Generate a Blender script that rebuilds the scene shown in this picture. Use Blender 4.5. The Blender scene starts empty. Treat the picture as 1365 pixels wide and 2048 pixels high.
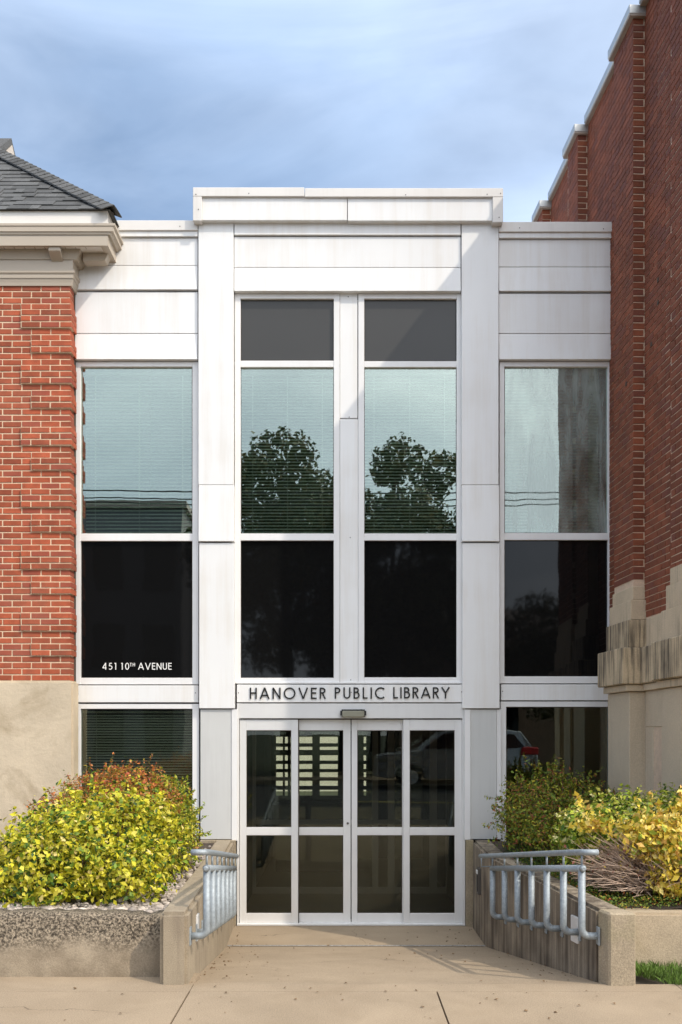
import bpy, bmesh, math, random
import numpy as np
from mathutils import Vector, Matrix
random.seed(7); rng = np.random.default_rng(11)
scene = bpy.context.scene
COL = scene.collection
# ------------------------------------------------------------ camera, sky, sun, exposure
F = 1990.6; CX = 682.5; HY = 1463.0; EYE = 2.156
cam_d = bpy.data.cameras.new('camera'); cam = bpy.data.objects.new('camera', cam_d); COL.objects.link(cam)
cam.location = (0, 0, EYE); cam.rotation_euler = (math.radians(90), 0, 0)
cam_d.sensor_fit = 'HORIZONTAL'; cam_d.sensor_width = 24; cam_d.lens = 35
cam_d.shift_y = (HY - 1024) / 1365; cam_d.clip_start = .05; cam_d.clip_end = 2000
scene.camera = cam
SUN = Vector((1.25, -1.0, 1.59)).normalized()
world = bpy.data.worlds.new('World'); scene.world = world; world.use_nodes = True
nt = world.node_tree; nt.nodes.clear()
def wn(t, **k):
    n = nt.nodes.new(t)
    for a, b in k.items(): setattr(n, a, b)
    return n
sky = wn('ShaderNodeTexSky', sky_type='NISHITA', sun_disc=False)
sky.sun_elevation = math.asin(SUN.z); sky.sun_rotation = math.atan2(SUN.x, SUN.y)
sky.air_density = 1.0; sky.dust_density = .6; sky.ozone_density = 1.6; sky.altitude = 200
tc = wn('ShaderNodeTexCoord'); mp = wn('ShaderNodeMapping'); mp.inputs['Scale'].default_value = (1.0, 1.0, 2.6); mp.inputs['Rotation'].default_value = (0, .18, .2)
mp.inputs['Location'].default_value = (3.1, .4, 1.3)
nz = wn('ShaderNodeTexNoise'); nz.inputs['Scale'].default_value = 1.5; nz.inputs['Detail'].default_value = 6; nz.inputs['Roughness'].default_value = .5; nz.inputs['Distortion'].default_value = .6
rp = wn('ShaderNodeValToRGB'); rp.color_ramp.elements[0].position = .33; rp.color_ramp.elements[0].color = (.36,)*3+(1,); rp.color_ramp.elements[1].position = .74; rp.color_ramp.elements[1].color = (.90,)*3+(1,)
mx = wn('ShaderNodeMixRGB')
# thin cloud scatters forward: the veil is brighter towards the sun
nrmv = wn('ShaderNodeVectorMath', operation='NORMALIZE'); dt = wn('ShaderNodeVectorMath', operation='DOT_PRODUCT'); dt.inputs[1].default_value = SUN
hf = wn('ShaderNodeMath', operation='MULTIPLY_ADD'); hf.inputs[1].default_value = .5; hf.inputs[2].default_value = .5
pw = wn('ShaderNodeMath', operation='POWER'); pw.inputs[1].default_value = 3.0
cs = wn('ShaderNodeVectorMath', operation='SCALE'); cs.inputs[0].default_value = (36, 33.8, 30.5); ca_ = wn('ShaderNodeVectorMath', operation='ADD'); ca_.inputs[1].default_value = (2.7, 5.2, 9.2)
bg = wn('ShaderNodeBackground'); bg.inputs['Strength'].default_value = .082
out = wn('ShaderNodeOutputWorld')
L = nt.links.new
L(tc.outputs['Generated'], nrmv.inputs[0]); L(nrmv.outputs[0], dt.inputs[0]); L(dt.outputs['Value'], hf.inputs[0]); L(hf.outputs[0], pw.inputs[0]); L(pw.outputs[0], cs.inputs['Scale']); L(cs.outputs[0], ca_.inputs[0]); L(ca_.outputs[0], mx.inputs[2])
L(tc.outputs['Generated'], mp.inputs['Vector']); L(mp.outputs[0], nz.inputs['Vector']); L(nz.outputs['Fac'], rp.inputs['Fac'])
mp2 = wn('ShaderNodeMapping'); mp2.inputs['Scale'].default_value = (1.2, 1.2, 5.5); mp2.inputs['Rotation'].default_value = (.12, .30, .5); mp2.inputs['Location'].default_value = (.7, 2.2, .3)
nz2 = wn('ShaderNodeTexNoise'); nz2.inputs['Scale'].default_value = 1.3; nz2.inputs['Detail'].default_value = 7; nz2.inputs['Roughness'].default_value = .52; nz2.inputs['Distortion'].default_value = .9
rp2 = wn('ShaderNodeValToRGB'); rp2.color_ramp.elements[0].position = .45; rp2.color_ramp.elements[0].color = (0, 0, 0, 1); rp2.color_ramp.elements[1].position = .80; rp2.color_ramp.elements[1].color = (.50,)*3+(1,)
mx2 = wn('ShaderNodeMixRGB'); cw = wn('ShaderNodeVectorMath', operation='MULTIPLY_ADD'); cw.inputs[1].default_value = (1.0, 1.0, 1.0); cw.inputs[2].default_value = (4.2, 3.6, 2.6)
L(tc.outputs['Generated'], mp2.inputs['Vector']); L(mp2.outputs[0], nz2.inputs['Vector']); L(nz2.outputs['Fac'], rp2.inputs['Fac'])
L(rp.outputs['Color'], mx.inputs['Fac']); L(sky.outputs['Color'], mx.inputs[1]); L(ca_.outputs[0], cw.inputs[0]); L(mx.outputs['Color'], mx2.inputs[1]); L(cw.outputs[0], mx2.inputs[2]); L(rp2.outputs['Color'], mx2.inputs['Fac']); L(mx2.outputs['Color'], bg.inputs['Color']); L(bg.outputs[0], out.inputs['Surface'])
sd = bpy.data.lights.new('sun', 'SUN'); sd.energy = 2.1; sd.angle = math.radians(.55); sd.color = (1, .90, .76)
so = bpy.data.objects.new('sun', sd); COL.objects.link(so); so.rotation_euler = SUN.to_track_quat('Z', 'Y').to_euler(); so.location = (18, -12, 23)
scene.view_settings.view_transform = 'Standard'; scene.view_settings.look = 'None'; scene.view_settings.gamma = 1
scene.view_settings.use_curve_mapping = False; scene.view_settings.exposure = 0.37
scene.render.engine = 'CYCLES'
scene.cycles.max_bounces = 8; scene.cycles.transparent_max_bounces = 16

# ------------------------------------------------------------ materials
def new_mat(name):
    m = bpy.data.materials.new(name); m.use_nodes = True
    t = m.node_tree; t.nodes.clear()
    o = t.nodes.new('ShaderNodeOutputMaterial')
    return m, t, o
def noise(t, scale, detail=4, vec=None, rough=.55, dist=0):
    n = t.nodes.new('ShaderNodeTexNoise'); n.inputs['Scale'].default_value = scale; n.inputs['Detail'].default_value = detail
    n.inputs['Roughness'].default_value = rough; n.inputs['Distortion'].default_value = dist
    if vec is not None: t.links.new(vec, n.inputs['Vector'])
    return n.outputs['Fac']
def pos(t, sc=(1, 1, 1)):
    g = t.nodes.new('ShaderNodeNewGeometry')
    if sc == (1, 1, 1): return g.outputs['Position']
    v = t.nodes.new('ShaderNodeVectorMath'); v.operation = 'MULTIPLY'; t.links.new(g.outputs['Position'], v.inputs[0]); v.inputs[1].default_value = sc
    return v.outputs[0]
def ramp(t, fac, a, b, ca=(0, 0, 0, 1), cb=(1, 1, 1, 1)):
    r = t.nodes.new('ShaderNodeValToRGB'); e = r.color_ramp.elements
    e[0].position = a; e[1].position = b; e[0].color = ca; e[1].color = cb
    t.links.new(fac, r.inputs['Fac']); return r.outputs['Color']
def mix(t, fac, a, b, mode='MIX'):
    n = t.nodes.new('ShaderNodeMixRGB'); n.blend_type = mode
    for i, v in ((0, fac), (1, a), (2, b)):
        if isinstance(v, (int, float)): n.inputs[i].default_value = v
        elif isinstance(v, tuple): n.inputs[i].default_value = v if len(v) == 4 else v+(1,)
        else: t.links.new(v, n.inputs[i])
    return n.outputs['Color']
def c4(c, k=1): return (min(1, c[0]*k), min(1, c[1]*k), min(1, c[2]*k), 1)
def mat(name, col, rough=.7, var=.12, scale=4, fine=0, fscale=120, bump=0, bscale=90, metal=0,
        streak=0, streak_col=(.08, .07, .055), sfreq=14, srange=(.5, .7), stain=0, stain_col=(.3, .24, .16), rnd=None, spec=.5, low=0, rndamt=.25, tint=None):
    m, t, o = new_mat(name)
    b = t.nodes.new('ShaderNodeBsdfPrincipled'); t.links.new(b.outputs[0], o.inputs[0])
    p = pos(t)
    c = mix(t, ramp(t, noise(t, scale, 5, p), .3, .7), c4(col, 1-var), c4(col, 1+var))
    if rnd == 'object':
        oi = t.nodes.new('ShaderNodeObjectInfo'); r = oi.outputs['Random']
    elif rnd == 'attr':
        at = t.nodes.new('ShaderNodeAttribute'); at.attribute_name = 'rnd'; r = at.outputs['Fac']
    if rnd:
        c = mix(t, 1.0, c, ramp(t, r, 0, 1, (1-rndamt,)*3+(1,), (1+rndamt, 1+rndamt, 1+rndamt, 1)), 'MULTIPLY')
        if tint:
            c = mix(t, ramp(t, r, .80, .86, (0, 0, 0, 1), (.6, .6, .6, 1)), c, c4(tint))
    if fine:
        c = mix(t, 1.0, c, ramp(t, noise(t, fscale, 3, p), .35, .65, (1-fine,)*3+(1,), (1+fine,)*3+(1,)), 'MULTIPLY')
    if stain:
        c = mix(t, ramp(t, noise(t, 1.7, 6, p, .6, .5), .48, .68, (0, 0, 0, 1), (stain,)*3+(1,)), c, c4(stain_col))
    if streak:
        s = noise(t, sfreq, 4, pos(t, (1, 1, .045)), .65)
        s2 = noise(t, 2.3, 3, p)
        s = mix(t, .35, s, s2)
        c = mix(t, ramp(t, s, srange[0], srange[1], (0, 0, 0, 1), (streak,)*3+(1,)), c, c4(streak_col))
    t.links.new(c, b.inputs['Base Color'])
    b.inputs['Roughness'].default_value = rough; b.inputs['Metallic'].default_value = metal; b.inputs['Specular IOR Level'].default_value = spec
    h = None
    if bump:
        n = noise(t, bscale, 5, p, .6)
        bn = t.nodes.new('ShaderNodeBump'); bn.inputs['Strength'].default_value = 1; bn.inputs['Distance'].default_value = bump
        t.links.new(n, bn.inputs['Height']); h = bn.outputs[0]
    if low:
        n = noise(t, 1.6, 2, pos(t, (1, 1, .6)))
        bn = t.nodes.new('ShaderNodeBump'); bn.inputs['Strength'].default_value = 1; bn.inputs['Distance'].default_value = low
        t.links.new(n, bn.inputs['Height'])
        if h is not None: t.links.new(h, bn.inputs['Normal'])
        h = bn.outputs[0]
    if h is not None: t.links.new(h, b.inputs['Normal'])
    return m
def glass(name, tint, refl, wave=.004, wscale=1.2, wsc=(1, 1, .5), haze=0):
    m, t, o = new_mat(name)
    tr = t.nodes.new('ShaderNodeBsdfTransparent'); tr.inputs[0].default_value = c4(tint)
    gl = t.nodes.new('ShaderNodeBsdfGlossy'); gl.inputs['Roughness'].default_value = .004; gl.inputs[0].default_value = (.88, .94, .86, 1)
    fr = t.nodes.new('ShaderNodeFresnel'); fr.inputs[0].default_value = 1.5
    ad = t.nodes.new('ShaderNodeMath'); ad.operation = 'ADD'; ad.use_clamp = True; ad.inputs[1].default_value = refl
    bn = t.nodes.new('ShaderNodeBump'); bn.inputs['Distance'].default_value = wave
    t.links.new(noise(t, wscale, 3, pos(t, wsc)), bn.inputs['Height']); t.links.new(bn.outputs[0], gl.inputs['Normal'])
    ms = t.nodes.new('ShaderNodeMixShader'); t.links.new(fr.outputs[0], ad.inputs[0]); t.links.new(ad.outputs[0], ms.inputs[0])
    t.links.new(tr.outputs[0], ms.inputs[1]); t.links.new(gl.outputs[0], ms.inputs[2]); last = ms.outputs[0]
    if haze:       # dried condensation inside the failed double glazing
        df = t.nodes.new('ShaderNodeBsdfDiffuse'); df.inputs[0].default_value = (.62, .72, .68, 1)
        hz = t.nodes.new('ShaderNodeMixShader'); f = mix(t, .5, noise(t, 5, 6, pos(t, (1, 1, .16)), .7, .8), noise(t, 1.1, 5, pos(t, (1.2, 1, .8)), .6))
        t.links.new(ramp(t, f, .42, .68, (.06, .06, .06, 1), (haze+.25,)*3+(1,)), hz.inputs[0]); t.links.new(last, hz.inputs[1]); t.links.new(df.outputs[0], hz.inputs[2]); last = hz.outputs[0]
    t.links.new(last, o.inputs[0])
    return m
def leafmat(name, gloss=.45, trans=.3):
    m, t, o = new_mat(name)
    at = t.nodes.new('ShaderNodeAttribute'); at.attribute_name = 'leaf'
    b = t.nodes.new('ShaderNodeBsdfPrincipled'); b.inputs['Roughness'].default_value = gloss; b.inputs['Specular IOR Level'].default_value = .35
    tl = t.nodes.new('ShaderNodeBsdfTranslucent')
    c = at.outputs['Color']
    t.links.new(c, b.inputs['Base Color']); t.links.new(c, tl.inputs[0])
    ms = t.nodes.new('ShaderNodeMixShader'); ms.inputs[0].default_value = trans
    t.links.new(b.outputs[0], ms.inputs[1]); t.links.new(tl.outputs[0], ms.inputs[2]); t.links.new(ms.outputs[0], o.inputs[0])
    return m
def emit_free(name, col, rough=.5, metal=0):
    return mat(name, col, rough, .03, 3, metal=metal)

WHITE = mat('white_metal_panel', (.82, .815, .80), .42, .03, .8, streak=.4, streak_col=(.66, .60, .52), sfreq=11, srange=(.46, .68), low=.012)
WHITE2 = mat('white_window_frame', (.81, .80, .785), .38, .03, 2, streak=.12, streak_col=(.5, .44, .37), sfreq=12)
TRIMC = mat('cream_flashing', (.74, .71, .67), .45, .04, 2, streak=.25, streak_col=(.5, .45, .38), sfreq=11)
PGREY = mat('pillar_grey_panel', (.60, .60, .58), .45, .04, 1.2, streak=.35, streak_col=(.46, .46, .44), sfreq=16, low=.004)
ALU = mat('brushed_aluminium', (.74, .735, .72), .36, .03, 3, metal=.12, streak=.12, streak_col=(.5, .47, .44), sfreq=20)
GAP = mat('dark_sealant', (.075, .055, .04), .9, .1)
SCREW = mat('screw', (.12, .11, .1), .5, .05, metal=.5)
SPANG = mat('grey_spandrel', (.05, .049, .046), .3, .04, 1, spec=.4)
BLACKP = mat('black_spandrel_glass', (.006, .006, .006), .03, .03, 1, spec=.32, low=.0015)
GL_UP = glass('blind_window_glass', (.80, .88, .82), .24, .0012)
GL_RT = glass('wavy_window_glass', (.60, .70, .64), .24, .0035, .7, (1.2, 1, .5), haze=.30)
GL_LOW = glass('lower_window_glass', (.70, .73, .67), .07, .0014)
GL_DOOR = glass('door_glass', (.84, .85, .80), .0, .0012)
BLIND = mat('blind_slat', (.80, .81, .76), .5, .04)
BRICK = mat('red_brick', (.37, .082, .034), .85, .2, 9, fine=.16, fscale=160, bump=.0012, bscale=220, rnd='object', rndamt=.30, tint=(.22, .05, .035), stain=.25, stain_col=(.40, .17, .11))
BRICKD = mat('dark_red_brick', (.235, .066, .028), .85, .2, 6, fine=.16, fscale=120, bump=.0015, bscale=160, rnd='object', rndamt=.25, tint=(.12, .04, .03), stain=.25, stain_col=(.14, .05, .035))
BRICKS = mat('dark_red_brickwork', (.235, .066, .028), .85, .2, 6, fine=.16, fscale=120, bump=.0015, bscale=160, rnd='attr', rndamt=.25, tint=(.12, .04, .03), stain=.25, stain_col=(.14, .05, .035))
BRICKL = mat('red_brickwork', (.39, .105, .058), .85, .16, 9, fine=.16, fscale=160, bump=.0012, bscale=220, rnd='attr', rndamt=.22, tint=(.30, .085, .06))
MORT = mat('cream_mortar', (.74, .56, .38), .95, .1, 12, fine=.1, bump=.001)
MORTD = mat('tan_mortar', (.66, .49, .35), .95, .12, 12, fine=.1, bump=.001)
STUC = mat('tan_stucco', (.60, .495, .355), .9, .10, 2, fine=.05, fscale=140, bump=.006, bscale=14, stain=.8, stain_col=(.33, .25, .15))
STONE = mat('stained_limestone', (.58, .45, .29), .9, .08, 4, fine=.12, fscale=110, bump=.002, bscale=120, streak=.95, streak_col=(.07, .055, .04), sfreq=26, srange=(.44, .60))
STONEL = mat('limestone_block', (.60, .475, .325), .9, .08, 4, fine=.10, fscale=110, bump=.002, bscale=120, streak=.6, streak_col=(.12, .09, .065), sfreq=18, srange=(.52, .70))
RSTUC = mat('beige_stucco', (.60, .485, .345), .92, .05, 2, fine=.08, fscale=90, bump=.004, bscale=110, streak=.2, streak_col=(.3, .23, .16), sfreq=6)
COPE = mat('grey_metal_coping', (.50, .50, .48), .35, .05, 2, metal=.5, streak=.2, streak_col=(.4, .38, .35))
COPEU = mat('coping_underside', (.33, .27, .22), .5, .05)
CORN = mat('cream_cornice_metal', (.47, .40, .315), .45, .03, 2, streak=.1, streak_col=(.45, .38, .3))
FASC = mat('white_fascia', (.78, .74, .68), .45, .03, 2)
SHING = mat('grey_asphalt_shingle', (.085, .085, .083), .95, .15, 20, fine=.35, fscale=260, bump=.003, bscale=260, rnd='object', rndamt=.3)
SHINGS = mat('grey_asphalt_roofing', (.085, .085, .083), .95, .15, 20, fine=.35, fscale=260, bump=.003, bscale=260, rnd='attr', rndamt=.3)
CONC = mat('ramp_wall_concrete', (.33, .27, .19), .92, .1, 5, fine=.14, fscale=130, bump=.003, bscale=110, streak=.45, streak_col=(.17, .13, .095), sfreq=11, srange=(.5, .68))
CONCD = mat('stained_ramp_wall_concrete', (.33, .27, .195), .92, .1, 5, fine=.14, fscale=130, bump=.003, bscale=110, streak=.92, streak_col=(.075, .055, .038), sfreq=15, srange=(.38, .58))
CONCL = mat('wall_end_concrete', (.34, .275, .19), .92, .1, 6, fine=.2, fscale=90, bump=.004, bscale=80, stain=.5, stain_col=(.27, .24, .12))
def aggregate():
    m, t, o = new_mat('worn_aggregate_concrete')
    b = t.nodes.new('ShaderNodeBsdfPrincipled'); t.links.new(b.outputs[0], o.inputs[0]); b.inputs['Roughness'].default_value = .95
    p = pos(t); v = t.nodes.new('ShaderNodeTexVoronoi'); v.inputs['Scale'].default_value = 75; t.links.new(p, v.inputs['Vector'])
    sx = t.nodes.new('ShaderNodeSeparateXYZ'); t.links.new(p, sx.inputs[0])
    zz = t.nodes.new('ShaderNodeMapRange'); zz.inputs[1].default_value = .50; zz.inputs[2].default_value = .66; t.links.new(sx.outputs['Z'], zz.inputs[0])
    n1 = noise(t, 3.5, 5, p); ma = t.nodes.new('ShaderNodeMath'); ma.operation = 'MULTIPLY_ADD'
    t.links.new(n1, ma.inputs[0]); ma.inputs[1].default_value = 1.6; ma.inputs[2].default_value = -.8
    ad = t.nodes.new('ShaderNodeMath'); ad.operation = 'ADD'; ad.use_clamp = True; t.links.new(zz.outputs[0], ad.inputs[0]); t.links.new(ma.outputs[0], ad.inputs[1])
    st = mix(t, ramp(t, noise(t, 62, 5, p, .7), .42, .60), (.04, .03, .02), (.36, .29, .205))
    pl = mix(t, ramp(t, noise(t, 5, 6, p), .35, .65), (.20, .155, .105), (.31, .25, .175))
    pl = mix(t, 1.0, pl, ramp(t, noise(t, 120, 3, p), .35, .65, (.85,)*3+(1,), (1.12,)*3+(1,)), 'MULTIPLY')
    c = mix(t, ad.outputs[0], pl, st); t.links.new(c, b.inputs['Base Color'])
    bn = t.nodes.new('ShaderNodeBump'); bn.inputs['Distance'].default_value = .02
    hh = mix(t, ad.outputs[0], mix(t, .85, noise(t, 60, 3, p), (.7,)*3), noise(t, 52, 4, p)); t.links.new(hh, bn.inputs['Height']); t.links.new(bn.outputs[0], b.inputs['Normal'])
    return m
AGG = aggregate()
SLAB = mat('tan_concrete_paving', (.325, .25, .168), .92, .10, 1.3, fine=.20, fscale=110, bump=.0018, bscale=120, stain=.35, stain_col=(.225, .165, .10))
JOINT = mat('joint_dirt', (.07, .055, .04), 1, .2, 8)
GALV = mat('galvanised_steel', (.30, .335, .355), .55, .12, 26, metal=.3, fine=.1, fscale=60, stain=.12, stain_col=(.2, .2, .19))
SOIL = mat('dark_soil', (.075, .055, .04), 1, .3, 15, bump=.02, bscale=30)
GRAV = mat('pale_gravel', (.42, .36, .31), .9, .3, 14, rnd='attr', rndamt=.4)
STEM = mat('bush_stem', (.13, .085, .055), .9, .2, 12)
TWIG = mat('bare_twig', (.44, .32, .24), .85, .2, 12)
BARK = mat('tree_bark', (.09, .07, .055), .95, .2, 8, bump=.02, bscale=20)
LEAF = leafmat('leaf', .5, .3)
LEAFT = leafmat('tree_leaf', .5, .25)
ASPH = mat('asphalt', (.06, .06, .06), .95, .15, 3, fine=.2, bump=.003)
GRND = mat('lawn_ground', (.045, .055, .025), 1, .3, 1.5)
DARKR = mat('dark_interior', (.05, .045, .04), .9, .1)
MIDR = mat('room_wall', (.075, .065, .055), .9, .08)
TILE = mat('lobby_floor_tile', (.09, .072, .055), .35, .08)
CREAM = mat('cream_render', (.76, .73, .62), .9, .05)
LBLACK = mat('black_letter', (.012, .012, .012), .35, .03)
LWHITE = mat('white_letter', (.85, .84, .80), .5, .02)
BLK = mat('black_plastic', (.02, .02, .02), .4, .05)
SENS = mat('sensor_lens', (.25, .24, .18), .15, .1)

# ------------------------------------------------------------ mesh helpers
def PX(px, Y): return (px-CX)*Y/F
def PZ(py, Y): return EYE+(HY-py)*Y/F
class MB:
    def __init__(s): s.v = []; s.f = []; s.r = []
    def add(s, vs, fs, r=0.5):
        o = len(s.v); s.v += [tuple(v) for v in vs]; s.f += [tuple(i+o for i in f) for f in fs]; s.r += [r]*len(vs)
    def box(s, x0, x1, y0, y1, z0, z1, r=.5, M=None):
        vs = [(x0, y0, z0), (x1, y0, z0), (x1, y1, z0), (x0, y1, z0), (x0, y0, z1), (x1, y0, z1), (x1, y1, z1), (x0, y1, z1)]
        if M is not None: vs = [M @ Vector(v) for v in vs]
        s.add(vs, [(0, 3, 2, 1), (4, 5, 6, 7), (0, 1, 5, 4), (1, 2, 6, 5), (2, 3, 7, 6), (3, 0, 4, 7)], r)
    def rect(s, x0, y0, x1, y1, Y, d, Yb=None):      # front face measured on the facade; Yb = depth of the lower edge
        Yb = Y if Yb is None else Yb
        X0, X1 = PX(x0, Y), PX(x1, Y); zt, zb = PZ(y0, Y), PZ(y1, Y); yb = Y+d
        vs = [(X0, Yb, zb), (X1, Yb, zb), (X1, yb, zb), (X0, yb, zb), (X0, Y, zt), (X1, Y, zt), (X1, yb, zt), (X0, yb, zt)]
        s.add(vs, [(0, 3, 2, 1), (4, 5, 6, 7), (0, 1, 5, 4), (1, 2, 6, 5), (2, 3, 7, 6), (3, 0, 4, 7)])
    def frame(s, x0, y0, x1, y1, w, Y, d):
        l, t_, r, b = w
        s.rect(x0, y0, x0+l, y1, Y, d); s.rect(x1-r, y0, x1, y1, Y, d)
        if t_: s.rect(x0+l, y0, x1-r, y0+t_, Y+.003, d-.003)
        if b: s.rect(x0+l, y1-b, x1-r, y1, Y+.003, d-.003)
    def tube(s, pts, r, n=10, r1=None, cap=True):
        pts = [Vector(p) for p in pts]; N = len(pts); o = len(s.v); prev = None
        for i, p in enumerate(pts):
            d = (pts[min(i+1, N-1)]-pts[max(i-1, 0)]).normalized()
            if prev is None:
                a = Vector((0, 0, 1)) if abs(d.z) < .9 else Vector((1, 0, 0)); u = d.cross(a).normalized()
            else: u = (prev-d*prev.dot(d)).normalized()
            prev = u; w = d.cross(u); rr = r if r1 is None else r+(r1-r)*i/(N-1)
            for k in range(n):
                a = 2*math.pi*k/n; s.v.append(tuple(p+(u*math.cos(a)+w*math.sin(a))*rr)); s.r.append(.5)
        for i in range(N-1):
            for k in range(n):
                a = o+i*n+k; b = o+i*n+(k+1) % n; s.f.append((a, b, b+n, a+n))
        if cap: s.f.append(tuple(o+k for k in range(n))[::-1]); s.f.append(tuple(o+(N-1)*n+k for k in range(n)))
    def build(s, name, m, parent=None, bevel=0, smooth=False, seg=1, rnd=False, kind=None, label=None):
        me = bpy.data.meshes.new(name); me.from_pydata(s.v, [], s.f)
        if rnd:
            a = me.attributes.new('rnd', 'FLOAT', 'POINT'); a.data.foreach_set('value', s.r)
        bm = bmesh.new(); bm.from_mesh(me)
        if not rnd: bmesh.ops.recalc_face_normals(bm, faces=bm.faces)
        if bevel: bmesh.ops.bevel(bm, geom=[e for e in bm.edges if e.calc_face_angle(0) > .5], offset=bevel, segments=seg, affect='EDGES', clamp_overlap=True)
        bm.to_mesh(me); bm.free()
        if smooth: me.shade_smooth()
        me.materials.append(m); ob = bpy.data.objects.new(name, me); COL.objects.link(ob)
        if parent: ob.parent = parent
        if kind: ob['kind'] = kind
        if label: ob['label'] = label
        return ob
def thing(name, label, cat, loc=(0, 0, 0), group=None, rz=0):
    o = bpy.data.objects.new(name, None); COL.objects.link(o); o.location = loc; o.rotation_euler = (0, 0, rz)
    o['label'] = label; o['category'] = cat; o.empty_display_size = .2
    if group: o['group'] = group
    return o
def tag(o, label, cat, group=None):
    o['label'] = label; o['category'] = cat
    if group: o['group'] = group
    return o
def rebase(t, p):                      # put the empty at the thing's base while its parts stay where they were built
    t.location = p
    bpy.context.view_layer.update()
    for c in t.children: c.matrix_parent_inverse = Matrix.Translation(-Vector(p))
def inst(me, name, parent, loc, scale=(1, 1, 1), rot=(0, 0, 0), label=None):
    o = bpy.data.objects.new(name, me); COL.objects.link(o); o.parent = parent; o.location = loc; o.scale = scale; o.rotation_euler = rot
    if label: o['label'] = label
    return o
def brick_mesh(name, m, ch=.018):      # unit brick, front face at y=0, chamfered towards it, extends to y=1
    vs = []; k = ch
    e = (.0, .0)
    b = MB()
    b.add([(0, .06, 0), (1, .06, 0), (1, .06, 1), (0, .06, 1), (k, 0, k*3), (1-k, 0, k*3), (1-k, 0, 1-k*3), (k, 0, 1-k*3), (0, 1, 0), (1, 1, 0), (1, 1, 1), (0, 1, 1)],
          [(4, 5, 6, 7), (0, 1, 5, 4), (1, 2, 6, 5), (2, 3, 7, 6), (3, 0, 4, 7), (0, 8, 9, 1), (1, 9, 10, 2), (2, 10, 11, 3), (3, 11, 8, 0)])
    me = bpy.data.meshes.new(name); me.from_pydata(b.v, [], b.f); me.materials.append(m); return me

def struct(o): o['kind'] = 'structure'; return o

# ------------------------------------------------------------ ground
YD = 11.06; YS = 7.1; ZS = .346
YJ = 9.98
def zg(Y): return 0.0 if Y > YJ else (ZS*(YJ-Y)/(YJ-YS) if Y > YS else ZS)
prof = [(-400, .55), (-9, .5), (3.05, .20), (3.1, -.05), (6.5, -.1), (11, -.25), (400, -.3)]
g = MB()
for i in range(len(prof)-1):
    (a, za), (b_, zb) = prof[i], prof[i+1]
    g.add([(-400, a, za), (400, a, za), (400, b_, zb), (-400, b_, zb)], [(0, 1, 2, 3)])
struct(g.build('ground', GRND))
g = MB()
def zr(Y): return .20+(.5-.20)*(3.05-Y)/12.05
g.add([(-150, -8.9, zr(-8.9)+.006), (150, -8.9, zr(-8.9)+.006), (150, 3.02, zr(3.02)+.006), (-150, 3.02, zr(3.02)+.006)], [(0, 1, 2, 3)])
struct(g.build('road', ASPH))
g = MB(); g.box(-150, 150, -11.5, -9.0, .35, .64); struct(g.build('far_pavement', SLAB))
g = MB()   # centre line markings
for k in range(-12, 12):
    x = k*6; y0 = -3.0
    g.add([(x, y0, zr(y0)+.011), (x+3, y0, zr(y0)+.011), (x+3, y0+.12, zr(y0+.12)+.011), (x, y0+.12, zr(y0+.12)+.011)], [(0, 1, 2, 3)])
struct(g.build('lane_marking', emit_free('road_paint', (.7, .62, .2), .8)))
g = MB(); g.box(-60, 60, 3.05, 7.09, .0, .30); g.box(-60, -1.36, 7.09, 7.9, .0, .30); g.box(2.12, 60, 7.09, 7.9, .0, .30); pave = struct(g.build('pavement', JOINT))
g = MB(); g.box(-60, 60, 2.9, 3.045, .0, ZS, 0); struct(g.build('kerb', CONCL, bevel=.015))
def add_cracks(m):
    t = m.node_tree; b = next(n for n in t.nodes if n.type == 'BSDF_PRINCIPLED'); src = b.inputs['Base Color'].links[0].from_socket
    v = t.nodes.new('ShaderNodeTexVoronoi'); v.feature = 'DISTANCE_TO_EDGE'; v.inputs['Scale'].default_value = .55
    p = pos(t); nn_ = t.nodes.new('ShaderNodeTexNoise'); nn_.inputs['Scale'].default_value = 3; nn_.inputs['Detail'].default_value = 6; t.links.new(p, nn_.inputs['Vector'])
    sc = t.nodes.new('ShaderNodeVectorMath'); sc.operation = 'SCALE'; sc.inputs['Scale'].default_value = .35; t.links.new(nn_.outputs['Color'], sc.inputs[0])
    ad = t.nodes.new('ShaderNodeVectorMath'); ad.operation = 'ADD'; t.links.new(p, ad.inputs[0]); t.links.new(sc.outputs[0], ad.inputs[1]); t.links.new(ad.outputs[0], v.inputs['Vector'])
    cr = ramp(t, v.outputs['Distance'], .0012, .0035, (.8,)*3+(1,), (0, 0, 0, 1)); mk = ramp(t, noise(t, .45, 2, p), .52, .58)
    c = mix(t, mix(t, 1.0, cr, mk, 'MULTIPLY'), src, (.10, .07, .045))
    # spots of gum, oil and leaf tannin
    v2 = t.nodes.new('ShaderNodeTexVoronoi'); v2.inputs['Scale'].default_value = 5.5; t.links.new(ad.outputs[0], v2.inputs['Vector'])
    sp = ramp(t, v2.outputs['Distance'], .05, .13, (.5,)*3+(1,), (0, 0, 0, 1)); c = mix(t, mix(t, 1.0, sp, ramp(t, noise(t, 2.1, 3, p), .5, .6), 'MULTIPLY'), c, (.17, .125, .08))
    c = mix(t, ramp(t, noise(t, .8, 6, p, .65, 1.2), .50, .72, (0, 0, 0, 1), (.5,)*3+(1,)), c, (.40, .31, .21))
    t.links.new(c, b.inputs['Base Color'])
add_cracks(SLAB)
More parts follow.
